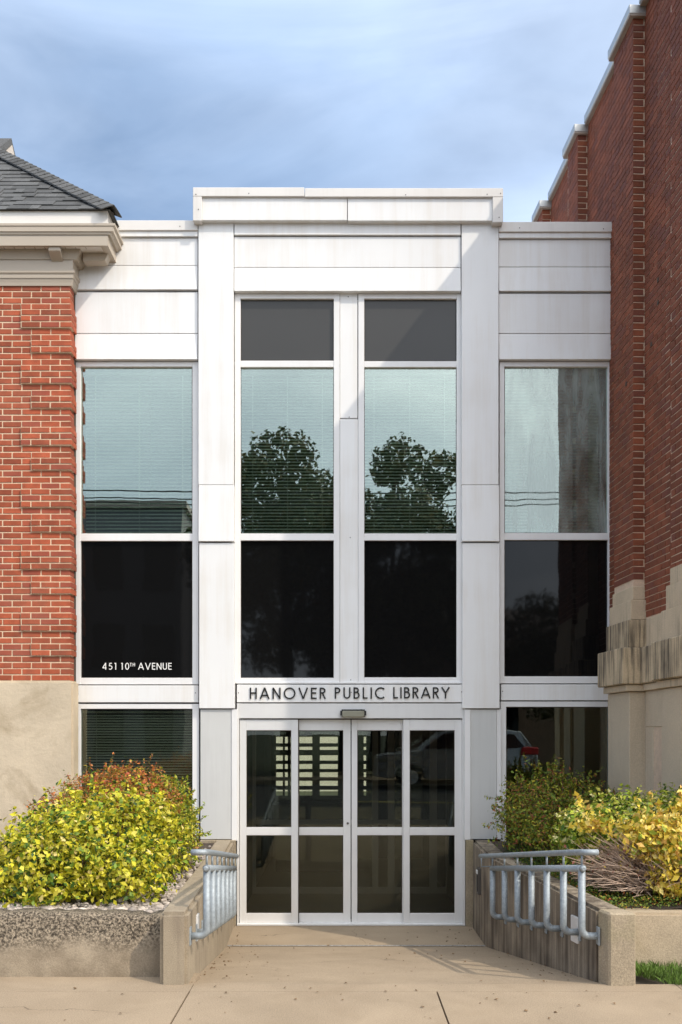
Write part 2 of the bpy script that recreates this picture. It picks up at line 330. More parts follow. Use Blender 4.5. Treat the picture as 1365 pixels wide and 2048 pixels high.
def slab(x0, x1, y0, y1, parent, m=SLAB, zt=None, j=.006, k=.0015):
    b = MB(); z0, z1 = (zg(y0+1e-4), zg(y1)) if zt is None else zt
    b.add([(x0+j, y0+k, z0-.1), (x1-j, y0+k, z0-.1), (x1-j, y1-k, z1-.1), (x0+j, y1-k, z1-.1), (x0+j, y0+k, z0), (x1-j, y0+k, z0), (x1-j, y1-k, z1), (x0+j, y1-k, z1)],
          [(0, 3, 2, 1), (4, 5, 6, 7), (0, 1, 5, 4), (1, 2, 6, 5), (2, 3, 7, 6), (3, 0, 4, 7)])
    return b.build('slab', m, parent)
for i in range(-5, 6):
    x0 = -1.055+1.722*i
    for (a, b_) in ((3.05, 5.0), (5.0, 6.92)):
        slab(x0, x0+1.722, a, b_, pave, zt=(ZS, ZS))
for (a, b_) in ((-7.9, -4.4), (-4.4, -1.055), (-1.055, 2.39), (2.39, 5.8), (5.8, 9.2)):
    slab(a, b_, 6.92, 7.45 if a < -1.1 else 7.12, pave, zt=(ZS, ZS), j=.003)
ramp_base = MB(); ramp_base.add([(-1.35, 7.1, .1), (2.1, 7.1, .1), (2.1, 11.2, -.5), (-1.35, 11.2, -.5), (-1.35, 7.1, .27), (2.1, 7.1, .27), (2.1, 11.2, -.22), (-1.35, 11.2, -.22)],
          [(0, 3, 2, 1), (4, 5, 6, 7), (0, 1, 5, 4), (1, 2, 6, 5), (2, 3, 7, 6), (3, 0, 4, 7)])
path = struct(ramp_base.build('path', JOINT))
slab(-1.3, 2.05, 7.12, 9.97, path); slab(-1.3, 1.6, 9.99, 11.05, path)
b = MB(); b.add([(-1.14, 9.95, zg(9.95)+.004), (1.45, 9.95, zg(9.95)+.004), (1.45, 9.979, .004), (-1.14, 9.979, .004)], [(0, 1, 2, 3)]); b.add([(-1.14, 9.981, .004), (1.45, 9.981, .004), (1.45, 10.02, .004), (-1.14, 10.02, .004)], [(0, 1, 2, 3)])
b.build('expansion_joint', mat('joint_grit', (.30, .28, .25), .9, .4, 60, fine=.4, fscale=90), path)
# litter on the paving: crumbs and dry leaves
b = MB()
for k in range(230):
    Y = random.uniform(6.2, 10.9)
    if random.random() < .6:
        side = random.random() < .5
        X = (-1.09+random.random()**2*.35) if side else ((1.45+.154*max(0, 9.9-Y)) - random.random()**2*.4)
        if Y < 7.1: X = random.uniform(-2.5, 3)
    else: X = random.uniform(-1.0, 1.3)
    s_ = random.uniform(.004, .014); z = zg(Y)+.003; a = random.random()*6
    p = [(X+s_*math.cos(a+q)*random.uniform(.6, 1.4), Y+s_*math.sin(a+q)*random.uniform(.6, 1.4), z+random.random()*s_*.8) for q in (0, 1.6, 3.1, 4.7)]
    p.append((X, Y, z+s_*.8)); b.add(p, [(0, 1, 4), (1, 2, 4), (2, 3, 4), (3, 0, 4)])
lit = b.build('ground_litter', mat('dry_litter', (.16, .10, .05), .9, .5, 30)); lit['kind'] = 'stuff'

# ------------------------------------------------------------ white entrance block
lib = thing('library_entrance_block', 'white metal clad two storey library entrance block between the two red brick buildings', 'building')
YC, YP, YB, YQ, YF_, YG = 10.92, 10.985, 11.0, 11.025, 11.055, 11.095
def part(name, m, rects, bevel=0, parent=None, label=None):
    b = MB()
    for r in rects: b.rect(*r)
    return b.build(name, m, parent or lib, bevel=bevel, label=label)
# cap of the tower
part('cap_coping', TRIMC, [(386, 374, 609, 392, YC-.03, .25), (610.2, 375.5, 1007, 393, YC-.03, .25)], .004)
part('cap_corner_trim', TRIMC, [(386, 392, 404, 441, YC-.028, .24)], .004)
part('cap_corner_trim', TRIMC, [(986, 393, 1007, 444, YC-.028, .24)], .004)
part('siding_panel', WHITE, [(404.5, 394, 694.5, 440, YC, .15)], .003)
part('siding_panel', WHITE, [(695.8, 395, 985.5, 441, YC, .15)], .003)
part('tower_band', WHITE, [(469, 443, 922, 469, YB-.012, .12)], .003)
part('siding_panel', WHITE, [(469, 473.5, 922, 534, YQ-.012, .1)], .002)
part('siding_panel', WHITE, [(469, 535, 922, 583, YQ-.012, .1, YQ-.03)], .002)
# backing wall of the block so that joints are dark
part('backing_wall', GAP, [(149, 446, 1222, 596, YQ+.05, .05), (149, 596, 480, 722, YQ+.05, .05), (920, 596, 1222, 722, YQ+.05, .05)])
# pillars in lapped sections
for (a, b_) in ((397, 467.5), (924, 998)):
    part('pillar_panel', WHITE, [(a, 444, b_, 969, YP, .2)], .003)
    part('pillar_panel', WHITE, [(a+.5, 970, b_+1, 1083, YP-.004, .2, YP-.022)], .003)
    part('pillar_panel', WHITE, [(a+1.5, 1086, b_+2, 1417, YP+.002, .2)], .003)
    part('pillar_panel', PGREY, [(a+4, 1419, b_-4, 1679, YP+.03, .2)], .003, label='duller grey lower pillar panel')
part('pillar_trim', WHITE2, [(463.5, 1419, 475, 1682, YP+.02, .2)], .002)
part('pillar_trim', WHITE2, [(930, 1419, 941.5, 1680, YP+.02, .2)], .002)
part('pillar_trim', WHITE2, [(994.2, 1419, 1003, 1679, YP+.036, .2)], .002)
# side wings
for (x0, x1, dy) in ((149, 395.5, 0), (998.5, 1229, 3)):
    cx0 = 215 if x0 < 500 else x0
    part('wing_coping', TRIMC, [(cx0 if x0 < 500 else x0, 440+dy, x1, 460+dy, YQ-.05, .3)], .004)
    part('wing_band', WHITE, [(x0, 462+dy, x1, 472+dy, YQ-.03, .12)], .002)
    part('siding_panel', WHITE, [(x0, 476+dy, x1, 530+dy, YQ, .1)], .002)
    part('siding_panel', WHITE, [(x0, 531+dy, x1, 580+dy, YQ, .1, YQ-.02)], .002)
    part('siding_panel', WHITE, [(x0, 584+dy, x1, 666, YQ, .1)], .002)
    part('siding_panel', WHITE, [(x0, 667.5, x1, 719.5, YQ, .1, YQ-.02)], .002)
# windows
def window(x0, y0, x1, y1, w, rails, panes, label, glassmats, gy=.04):
    b = MB(); b.frame(x0, y0, x1, y1, w, YF_, .09)
    for (ra, rb) in rails: b.rect(x0+w[0], ra, x1-w[2], rb, YF_+.004, .08)
    fr = b.build('window', WHITE2, lib, bevel=.003, label=label)
    for (p, gm) in zip(panes, glassmats):
        q = MB(); q.rect(x0+w[0]-1, p[0]-1, x1-w[2]+1, p[1]+1, YF_+gy, .006); q.build('pane', gm, fr)
        # dark gasket round the pane
        q = MB(); q.frame(x0+w[0]-.5, p[0]-.5, x1-w[2]+.5, p[1]+.5, (1.5, 1.8, 1.5, 1.2), YF_+gy-.012, .010); q.build('gasket', GAP, fr)
window(150, 723, 397, 1369, (11, 10, 12, 13), [(1067, 1082)], [(733, 1067), (1082, 1356)], 'left wing window, blind behind the upper pane', [GL_UP, BLACKP])
window(470, 587, 680, 1367, (11.5, 10, 12, 11), [(721, 734), (1067, 1081)], [(597, 721), (734, 1067), (1081, 1356)], 'left of the two tall central windows', [SPANG, GL_UP, BLACKP])
window(717, 587, 925, 1367, (12, 10, 11, 12), [(722, 734), (1067, 1081)], [(597, 722), (734, 1067), (1081, 1355)], 'right of the two tall central windows', [SPANG, GL_UP, BLACKP])
window(1000, 723, 1228, 1367, (9.5, 10, 11, 14), [(1066, 1080)], [(733, 1066), (1080, 1353)], 'right wing window mirroring the brick wall', [GL_RT, BLACKP])
window(151, 1408, 398, 1700, (10, 10, 13, 4), [], [(1418, 1696)], 'ground floor window of the left wing', [GL_LOW])
window(1002, 1403, 1226, 1700, (11, 11, 7, 4), [], [(1414, 1696)], 'ground floor window of the right wing', [GL_LOW])
part('mullion_cover', WHITE, [(680.5, 581, 715.5, 836, YF_+.01, .1)], .003)
part('mullion_cover', WHITE, [(680.5, 838, 716.5, 1366, YF_+.004, .1)], .003)
part('spandrel_panel', WHITE, [(150, 1371, 397, 1405, YF_-.012, .08)], .003)
part('spandrel_panel', WHITE, [(1003, 1369, 1225, 1401, YF_-.012, .08)], .003)
part('sill', WHITE2, [(472, 1364.5, 927, 1367.5, YF_-.02, .09)], .002)
part('low_sill_wall', RSTUC, [(150, 1701, 398, 1880, YF_, .2), (1002, 1701, 1226, 1880, YF_, .2)])
# screws
b = MB()
for (x, y, Y) in ((392, 388, YC-.03), (397, 418, YC-.03), (498, 386, YC-.03), (812, 389, YC-.03), (975, 388, YC-.03), (1002, 386, YC-.03), (999, 434, YC-.03), (723, 461, YQ), (360, 452, YQ-.05), (1040, 455, YQ-.05), (1208, 457, YQ-.05),
                  (697, 593, YF_+.01), (699, 834, YF_+.01), (699, 840, YF_+.01), (701, 1075, YF_+.004), (702, 1360, YF_+.004), (156, 1388, YF_-.012), (391, 1386, YF_-.012), (1006, 1383, YF_-.012), (477, 1386, 11.0), (924, 1384, 11.0), (703, 1385, 11.0)):
    b.rect(x-.9, y-.9, x+.9, y+.9, Y-.003, .01)
sc_ = b.build('screw', SCREW, lib); sc_['kind'] = 'stuff'
# concrete pillar feet
part('pillar_foot', CONCL, [(400, 1681, 471, 1870, YP-.01, .3)], .004)
part('pillar_foot', CONCL, [(933, 1681, 948, 1870, YP-.01, .3)], .004)
# door header and doors
part('door_header', ALU, [(477, 1407, 929, 1437, YF_-.02, .14)], .003)
part('door_frame', ALU, [(474, 1407, 478.5, 1851, YF_-.03, .2)], .002); part('door_frame', ALU, [(925.5, 1407, 931, 1851, YF_-.03, .2)], .002)
part('threshold', ALU, [(474, 1849, 931, 1852, YF_-.05, .3)], .001)
DY1, DY2 = YF_, YF_+.055
def door(x0, x1, gx0, gx1, Y, label):
    b = MB(); yt, yb = 1439.5, 1848
    b.rect(x0, yt, gx0, yb, Y, .045); b.rect(gx1, yt, x1, yb, Y, .045)
    for (a, c) in ((yt, 1461), (1655, 1671), (1827, yb)): b.rect(gx0, a, gx1, c, Y+.003, .04)
    d = b.build('sliding_door', ALU, lib, bevel=.0025, label=label)
    for (a, c) in ((1461, 1655), (1671, 1827)):
        q = MB(); q.rect(gx0-1, a-1, gx1+1, c+1, Y+.022, .006); q.build('pane', GL_DOOR, d)
        q = MB(); q.frame(gx0-.3, a-.3, gx1+.3, c+.3, (1.4, 1.4, 1.4, 1.2), Y+.012, .008); q.build('gasket', GAP, d)
    return d
door(480, 596.5, 493, 583, DY1, 'outer left door leaf'); d2 = door(585, 701.8, 598, 687, DY2, 'inner left door leaf with the lock')
door(703.6, 820, 715, 805, DY2, 'inner right door leaf'); door(807.5, 925, 820, 910, DY1, 'outer right door leaf')
b = MB(); Xl, Zl = PX(696, DY2), PZ(1647, DY2)
b.tube([(Xl, DY2-.012, Zl), (Xl, DY2+.01, Zl)], .013, 14); b.build('lock', SCREW, d2)
for dd in (d2,):
    b = MB(); b.rect(597, 1439.5, 598.2, 1848, DY1+.02, .04); b.build('seal', GAP, dd)
# motion sensor over the doors
b = MB(); b.rect(681, 1419, 733, 1434, YF_-.075, .055); s_ = b.build('motion_sensor', BLK, lib, bevel=.015, seg=2)
b = MB(); b.rect(685, 1422, 729, 1434.5, YF_-.082, .02); b.build('sensor_lens', SENS, s_, bevel=.006)
# sealant streak below panels, roof and body of the block
b = MB()
X0, X1 = PX(149, 11.1), PX(1224, 11.1)
b.box(X0, X1, 11.2, 20, PZ(447, 11.1)-.12, PZ(447, 11.1)-.04); b.box(PX(398, 11), PX(996, 11), 11.1, 20, PZ(398, 11), PZ(380, 11)-.01)
b.box(PX(398, 11), PX(404, 11), 11.1, 20, PZ(448, 11), PZ(398, 11)); b.box(PX(990, 11), PX(996, 11), 11.1, 20, PZ(448, 11), PZ(398, 11))
b.build('roof', TRIMC, lib)
b = MB(); b.box(X0, X0+.1, 11.2, 20, -.2, 7.7); b.box(X1-.1, X1, 11.2, 20, -.2, 7.7)
b.box(X0+.1, X1-.1, 11.25, 20, 2.56, 2.70); b.box(X0+.1, X1-.1, 15.0, 15.1, 2.7, 7.7)
b.box(PX(470, 11.1)-.1, PX(470, 11.1), 11.25, 17, -.1, 2.56); b.box(PX(935, 11.1), PX(935, 11.1)+.1, 11.25, 17, -.1, 2.56)
b.build('interior_wall', MIDR, lib)
b = MB(); b.box(X0+.1, X1-.1, 11.18, 20, -.12, -.015); b.build('interior_floor', TILE, lib)
# lobby back wall with window opening behind shelving
YW = 17.0
def R(b, x0, y0, x1, y1, Y, d): b.rect(x0, y0, x1, y1, Y, d)
b = MB(); R(b, 400, 1380, 552, 1850, YW, .1); R(b, 733, 1380, 1010, 1850, YW, .1); R(b, 552, 1592, 733, 1850, YW, .1); R(b, 552, 1400, 733, 1474, YW, .1)
b.build('lobby_back_wall', DARKR, lib)
bars = MB()
for (a, c) in ((1487, 1494), (1500.5, 1511), (1522, 1528.5), (1539, 1545), (1555.5, 1562), (1573, 1580)): bars.rect(552, a, 733, c, YW-.2, .18)
for (a, c) in ((566, 570), (576, 581), (625, 640), (676, 728), ): bars.rect(a, 1474, c, 1592, YW-.25, .045)
bars.build('lobby_shelving', DARKR, lib)
# inner vestibule frame
YV = 13.3
b = MB()
for (a, c) in ((500, 512), (583, 589), (745, 757), (776, 790), (860, 875), (893, 900)): b.rect(a, 1450, c, 1795, YV, .05)
b.rect(500, 1640, 895, 1650, YV+.004, .04); b.rect(500, 1775, 895, 1795, YV+.004, .04); b.rect(500, 1450, 895, 1462, YV+.004, .04)
b.build('inner_door_frame', mat('dimmed_aluminium_frame', (.26, .24, .22), .4, .05), lib, bevel=.003)  # aluminium frame; the dimness of the lobby is put into its darker colour
b = MB()
for (a, c) in ((512, 583), (589, 745), (790, 860)): b.rect(a, 1463, c, 1775, YV+.02, .006)
b.build('inner_glass', GL_DOOR, lib)
# reception desk and chairs inside, read as dim shapes
b = MB(); b.box(-1.0, .1, 15.2, 15.8, 0, 1.0); b.box(-1.05, .15, 15.15, 15.85, 1.0, 1.04); b.build('counter', MIDR, lib)

# blinds (hang inside the windows: things of their own)
def slatmesh(w):
    b = MB(); n = 5; vs = []
    for i in range(n):
        u = (i/(n-1)-.5); y = u*.024; z = .004*(1-4*u*u)*.6
        vs += [(-w/2, y, z), (w/2, y, z)]
    b.add(vs, [(2*i, 2*i+1, 2*i+3, 2*i+2) for i in range(n-1)])
    me = bpy.data.meshes.new('slat'); me.from_pydata(b.v, [], b.f); me.materials.append(BLIND); me.shade_smooth(); return me
def blind(x0, x1, y0, y1, step, label, cords, close=0):
    Y = 11.22; X0, X1 = PX(x0, YG), PX(x1, YG); zt, zb = PZ(y0, YG), PZ(y1, YG)
    t = thing('window_blind', label, 'blind', ((X0+X1)/2, Y, zb), 'venetian blinds in the library windows')
    b = MB(); b.box(X0, X1, -.02+Y, .02+Y, zt-.025, zt); hr = b.build('headrail', BLIND, None); 
    me = slatmesh(X1-X0); n = int((zt-.03-zb)/step)
    parts = [hr]
    for i in range(n):
        o = bpy.data.objects.new('slat', me); COL.objects.link(o); parts.append(o)
        o.location = ((X0+X1)/2, Y, zb+.015+i*step+random.uniform(-.0007, .0007)); o.rotation_euler = (math.radians(48)+random.uniform(-.03, .03), random.uniform(-.0006, .0006), 0)
    for c in cords:
        b = MB(); x = X0+(X1-X0)*c; b.box(x-.0022, x+.0022, Y-.022, Y-.019, zb, zt-.02); parts.append(b.build('cord', BLIND, None))
    b = MB(); b.box(X0, X1, Y-.012, Y+.012, zb-.006, zb+.006); parts.append(b.build('bottom_rail', BLIND, None))
    for o in parts: o.parent = t; o.matrix_parent_inverse = Matrix.Translation(-t.location)
blind(162, 384, 738, 1063, .0405, 'pale venetian blind in the upper window of the left wing, power lines mirrored over it', (.11, .51, .905))
blind(482, 667, 738, 1063, .036, 'pale venetian blind in the left tall central window, under a mirrored dense tree', (.12, .5, .88))
blind(729, 914, 738, 1063, .036, 'pale venetian blind in the right tall central window, under mirrored sky', (.11, .5, .88))
blind(1008, 1215, 738, 1058, .036, 'dim venetian blind in the right wing window beside the brick pilaster', (.48, .88))
blind(162, 384, 1422, 1660, .030, 'dark looking venetian blind in the ground floor window behind the orange leaved bush', (.12,), 0)

# ------------------------------------------------------------ lettering
def arc(cx, cy, rx, ry, a0, a1, n=18):
    return [(cx+rx*math.cos(math.radians(a0+(a1-a0)*i/n)), cy+ry*math.sin(math.radians(a0+(a1-a0)*i/n))) for i in range(n+1)]
s2 = .06
def G(ch):
    h = s2  # stroke centre inset
    T = 1-h; 
    if ch == 'H': return .62, [[(h, 0), (h, 1)], [(.62-h, 0), (.62-h, 1)], [(h, .53), (.62-h, .53)]]
    if ch == 'A': return .84, [[(.02+h*.3, 0), (.42, 1)], [(.42, 1), (.82-h*.3, 0)], [(.17, .32), (.67, .32)]]
    if ch == 'N': return .72, [[(h, 0), (h, 1)], [(h, .97), (.72-h, .03)], [(.72-h, 0), (.72-h, 1)]]
    if ch == 'O': return 1.04, [arc(.52, .5, .46, .46, 0, 360, 40)]
    if ch == '0': return .60, [arc(.30, .5, .24, .45, 0, 360, 32)]
    if ch == 'V': return .82, [[(.04, 1), (.41, 0)], [(.41, 0), (.78, 1)]]
    if ch == 'E': return .50, [[(h, 0), (h, 1)], [(h, T), (.5, T)], [(h, .53), (.47, .53)], [(h, h), (.5, h)]]
    if ch == 'P': return .50, [[(h, 0), (h, 1)], [(h, T), (.22, T)]+arc(.22, .74, .22, .20, 90, -90, 14)+[(h, .54)]]
    if ch == 'R': return .54, [[(h, 0), (h, 1)], [(h, T), (.24, T)]+arc(.24, .74, .22, .20, 90, -90, 14)+[(h, .54)], [(.22, .54), (.50, 0)]]
    if ch == 'B': return .54, [[(h, 0), (h, 1)], [(h, T), (.22, T)]+arc(.22, .755, .19, .185, 90, -90, 12)+[(h, .57)], [(h, .57), (.24, .57)]+arc(.24, .315, .24, .255, 90, -90, 14)+[(h, h)]]
    if ch == 'U': return .62, [[(h, 1), (h, .31)]+arc(.31, .31, .25, .25, 180, 360, 18)+[(.62-h, 1)]]
    if ch == 'L': return .42, [[(h, 0), (h, 1)], [(h, h), (.42, h)]]
    if ch == 'I': return .12, [[(h, 0), (h, 1)]]
    if ch == 'C': return .82, [arc(.52, .5, .46, .46, 50, 310, 30)]
    if ch == 'Y': return .74, [[(.04, 1), (.37, .48)], [(.70, 1), (.37, .48)], [(.37, .5), (.37, 0)]]
    if ch == 'T': return .50, [[(.25, 0), (.25, 1)], [(0, T), (.5, T)]]
    if ch == '4': return .60, [[(.48, 0), (.48, 1)], [(.48, .97), (.04, .28)], [(.03, .26), (.60, .26)]]
    if ch == '5': return .58, [[(.50, T), (.20, T), (.12, .56)]+arc(.26, .32, .26, .26, 118, -135, 22)]
    if ch == '1': return .30, [[(.20, 0), (.20, 1)], [(.02, T), (.20, T)]]
def stroke(b, pts, w, ox, oz, sc, Y, d):
    P = [Vector((p[0], p[1])) for p in pts]; n = len(P); closed = (P[0]-P[-1]).length < 1e-4 and n > 3
    Lp, Rp = [], []
    for i in range(n):
        if closed: a = P[(i-1) % (n-1)]; c = P[(i+1) % (n-1)]
        else: a = P[max(i-1, 0)]; c = P[min(i+1, n-1)]
        d1 = (P[i]-a); d2 = (c-P[i])
        d1 = d1.normalized() if d1.length > 1e-9 else d2.normalized(); d2 = d2.normalized() if d2.length > 1e-9 else d1
        t_ = (d1+d2).normalized(); nrm = Vector((-t_.y, t_.x)); k = min(2.0, 1/max(.35, nrm.dot(Vector((-d1.y, d1.x)))))
        Lp.append(P[i]+nrm*w/2*k); Rp.append(P[i]-nrm*w/2*k)
    vs = []
    for l, r in zip(Lp, Rp):
        for q, yy in ((l, Y), (r, Y), (l, Y+d), (r, Y+d)): vs.append((ox+q.x*sc, yy, oz+q.y*sc))
    fs = []
    for i in range(n-1):
        a = 4*i; c = 4*i+4; fs += [(a, a+1, c+1, c), (a+2, c+2, c+3, a+3), (a, c, c+2, a+2), (a+1, a+3, c+3, c+1)]
    if not closed: fs += [(0, 2, 3, 1), (4*n-4, 4*n-3, 4*n-1, 4*n-2)]
    b.add(vs, fs)
def word(txt, x0, x1, ytop, ybot, Y, parent, m, w=.12, d=.01):
    sc = PZ(ytop, Y)-PZ(ybot, Y); total = (PX(x1, Y)-PX(x0, Y))/sc
    ws = [G(c)[0] for c in txt]; gap = (total-sum(ws))/max(1, len(txt)-1); x = 0
    for c, wd in zip(txt, ws):
        b = MB()
        for k, s in enumerate(G(c)[1]): stroke(b, s, w, PX(x0, Y)+x*sc, PZ(ybot, Y), sc, Y-k*.0004, d)
        b.build('letter', m, parent); x += wd+gap
YSG = YF_-.03
sign = thing('library_sign', 'white sign board over the doors with black capital letters', 'sign')
b = MB(); b.rect(474, 1369.5, 929, 1405, YSG, .09); b.build('sign_board', WHITE, sign, bevel=.003)
word('HANOVER', 500, 652, 1375.5, 1398, YSG-.012, sign, LBLACK)
word('PUBLIC', 670, 769, 1375, 1397.5, YSG-.012, sign, LBLACK)
word('LIBRARY', 787, 900, 1374.5, 1397, YSG-.012, sign, LBLACK)
rebase(sign, (PX(700, YSG), YSG, PZ(1405, YSG)))
adr = thing('address_lettering', 'white street address lettering at the foot of the black left window pane', 'lettering')
YA = YF_+.037
word('451', 205, 233, 1326, 1339.5, YA, adr, LWHITE, .125, .002); word('10', 242, 258.5, 1326, 1339.5, YA, adr, LWHITE, .125, .002)
word('TH', 260, 270, 1326, 1333, YA, adr, LWHITE, .15, .002); word('AVENUE', 276.5, 343.5, 1326, 1339.5, YA, adr, LWHITE, .125, .002)
rebase(adr, (PX(274, YA), YA, PZ(1340, YA)))

# ------------------------------------------------------------ old brick building on the left
old = thing('old_brick_building', 'older red brick building on the left with cream cornice and dark shingle hip roof', 'building')
YL = 10.82; XCn = PX(140, YL); CH = .0677; BP = 38.6*YL/F; ZT = PZ(570, YL); ZBt = PZ(1362, YL)
b = MB(); b.box(-9, XCn-.004, YL+.0045, 20, ZBt, 7.25); b.build('wall', MORT, old)
ubl = brick_mesh('brick', BRICK)
nc = int(round((ZT-ZBt)/CH)); CH = (ZT-ZBt)/nc; J = .0115
SB = MB(); MQ = MB()
def quoin(row_z):                       # distance in courses from the top
    k = int((ZT-row_z)/CH)
    longb = [6, 15, 25, 35, 45, 55]; shortb = [10, 19, 29, 39, 49, 59]
    for q in longb:
        if q-2 <= k <= q: return 'L', (.026 if k >= q-2 else .014)
        if k == q-3: return 'L', .010
    for q in shortb:
        if q-1 <= k <= q: return 'S', .024
        if k == q-2: return 'S', .009
    return None, 0
for i in range(nc):
    z0 = ZT-(i+1)*CH+J/2; h = CH-J; row_z = z0+h/2
    kind, pr = quoin(row_z)
    xe = XCn; x = xe - (BP/2 if i % 2 == 0 else BP); first = True
    xq = {'L': PX(42, YL), 'S': PX(62, YL), None: 99}[kind]
    cuts = []
    right = xe
    while right > -9:
        left = max(x, -9)
        cuts.append((left, right)); right = left; x = left-BP
        if left <= -9: break
    res = []
    for (a, c) in cuts:
        if a < xq-.012 < c-.012 and xq+.02 < c and kind: res += [(xq, c), (a, xq)]
        else: res.append((a, c))
    for (a, c) in res:
        proud = pr*.9 if (kind and a >= xq-.02) else 0
        if proud and abs(c-xe) < 1e-6: MQ.box(xq+.004, xe+proud-.004, YL-proud+.0045, YL+.1, z0-J/2+.001, z0+h+J/2-.001)
        corner = abs(c-xe) < 1e-6
        jx = random.uniform(-.0012, .0012); jz = random.uniform(-.001, .001)
        xa, xb = a+J/2+jx, (c+(proud if corner else -J/2))
        yf = YL-proud-random.uniform(0, .0025); dep = .19+proud if corner else .10
        if c > PX(-8, YL):
            inst(ubl, 'brick', old, (xa, yf, z0+jz), (xb-xa, dep, h))
        else:
            SB.box(xa, xb, yf, yf+.06, z0, z0+h, random.random())
SB.build('brickwork', BRICKL, old, rnd=True, kind='stuff'); MQ.build('quoin_mortar', MORT, old, kind='stuff')
b = MB(); b.box(-9, PX(147, YL-.02), YL-.03, YL+.2, -.1, ZBt); 
st = b.build('stucco_base', STUC, old, bevel=.02, seg=2)
b = MB(); b.box(XCn-.01, XCn+.004, 10.985, 11.1, ZBt, ZT); b.build('corner_seal', GAP, old)
# cornice profile swept round the corner
def sweep(name, poly, m, k=2.5):
    b = MB(); n = len(poly); vs = []
    for (o, z) in poly: vs.append((-9, YL-o, z))
    for (o, z) in poly: vs.append((XCn+o*k, YL-o, z))
    for (o, z) in poly: vs.append((XCn+o*k, 11.14, z))
    fs = []
    for s in range(2):
        for i in range(n): fs.append((s*n+i, s*n+(i+1) % n, (s+1)*n+(i+1) % n, (s+1)*n+i))
    fs.append(tuple(range(n))); fs.append(tuple(range(2*n, 3*n))[::-1]); b.add(vs, fs)
    return b.build(name, m, old)
sweep('cornice_moulding', [(-.02, 6.997), (.015, 6.997), (.02, 7.03), (.03, 7.07), (-.02, 7.07)], CORN, 1.3)
sweep('cornice_moulding', [(-.02, 7.072), (.036, 7.072), (.038, 7.11), (.05, 7.125), (.052, 7.155), (-.02, 7.155)], CORN, 1.2)
sweep('cornice_board', [(-.02, 7.157), (.045, 7.157), (.045, 7.262), (-.02, 7.262)], CORN, 1)
sweep('crown_moulding', [(-.02, 7.264), (.055, 7.264), (.085, 7.36), (-.02, 7.36)], CORN, 1.6)
sweep('soffit', [(.0, 7.365), (.18, 7.365), (.18, 7.385), (.0, 7.385)], FASC)
sweep('fascia_board', [(.15, 7.352), (.182, 7.352), (.182, 7.462), (.15, 7.462)], CORN)
sweep('gutter', [(.15, 7.466), (.192, 7.466), (.196, 7.485), (.207, 7.493), (.207, 7.54), (.215, 7.55), (.215, 7.575), (.15, 7.575)], CORN)
sweep('roof_edge_board', [(.08, 7.578), (.18, 7.578), (.18, 7.725), (.08, 7.725)], FASC)
for k in range(3):                      # brackets under the eave
    xb_ = PX(93, 10.6)-k*.95
    b = MB(); b.add([(xb_, YL-.16, 7.31), (xb_+.13, YL-.16, 7.31), (xb_+.13, YL-.04, 7.24), (xb_, YL-.04, 7.24), (xb_, YL-.16, 7.364), (xb_+.13, YL-.16, 7.364), (xb_+.13, YL-.04, 7.364), (xb_, YL-.04, 7.364)],
          [(0, 3, 2, 1), (4, 5, 6, 7), (0, 1, 5, 4), (1, 2, 6, 5), (2, 3, 7, 6), (3, 0, 4, 7)]); b.build('bracket', CORN, old, bevel=.006)
b = MB(); b.add([(XCn+.14, YL+.0, 7.27), (XCn+.38, YL+.0, 7.28), (XCn+.38, YL+.13, 7.28), (XCn+.14, YL+.13, 7.27), (XCn+.14, YL+.0, 7.364), (XCn+.42, YL+.0, 7.364), (XCn+.42, YL+.13, 7.364), (XCn+.14, YL+.13, 7.364)],
          [(0, 3, 2, 1), (4, 5, 6, 7), (0, 1, 5, 4), (1, 2, 6, 5), (2, 3, 7, 6), (3, 0, 4, 7)]); b.build('bracket', CORN, old, bevel=.006)
SBd = MB()                               # grooves between the soffit boards
for k in range(60):
    x = XCn+.2-k*.11; SBd.box(x-.003, x+.003, YL-.148, YL-.08, 7.3625, 7.366)
o = SBd.build('soffit_groove', COPEU, old); o['kind'] = 'stuff'
# hip roof
XE, YE, ZE, PT, TM = -2.47, 10.63, 7.735, .915, 3.0
b = MB(); b.add([(-9, YE, ZE), (XE, YE, ZE), (XE, 20, ZE), (-9, 20, ZE), (-9, YE+TM, ZE+PT*TM), (XE-TM, YE+TM, ZE+PT*TM), (XE-TM, 17, ZE+PT*TM), (-9, 17, ZE+PT*TM)],
      [(0, 1, 5, 4), (1, 2, 6, 5), (4, 5, 6, 7), (0, 3, 2, 1), (2, 3, 7, 6), (3, 0, 4, 7)])
b.build('roof', SHINGS, old, rnd=True)
ushm = bpy.data.meshes.new('shingle'); q = MB(); q.box(0, 1, 0, 1, 0, 1); ushm.from_pydata(q.v, [], q.f); ushm.materials.append(SHING)
al = math.atan(PT); tr = .118; SS = MB(); nrow = int(TM/tr)
for i in range(nrow):
    t0 = i*tr; x = XE-t0-.04; first = True
    while x > -9:
        w = random.choice([.10, .14, .19, .24, .29]); xl = max(-9, x-w); th = random.choice([.006, .006, .013])
        y0, z0 = YE+t0-.02, ZE+PT*(t0-.02)+.004
        ln = tr/math.cos(al)*1.25
        if x > -4.4 and t0 < 2.1:
            inst(ushm, 'shingle', old, (xl+.0015, y0, z0), (x-xl-.003, ln, th), (al-.05, 0, 0))
        else:
            M = Matrix.Translation((0, y0, z0)) @ Matrix.Rotation(al-.05, 4, 'X'); SS.box(xl+.0015, x-.0015, 0, ln, 0, th, random.random(), M)
        x = xl
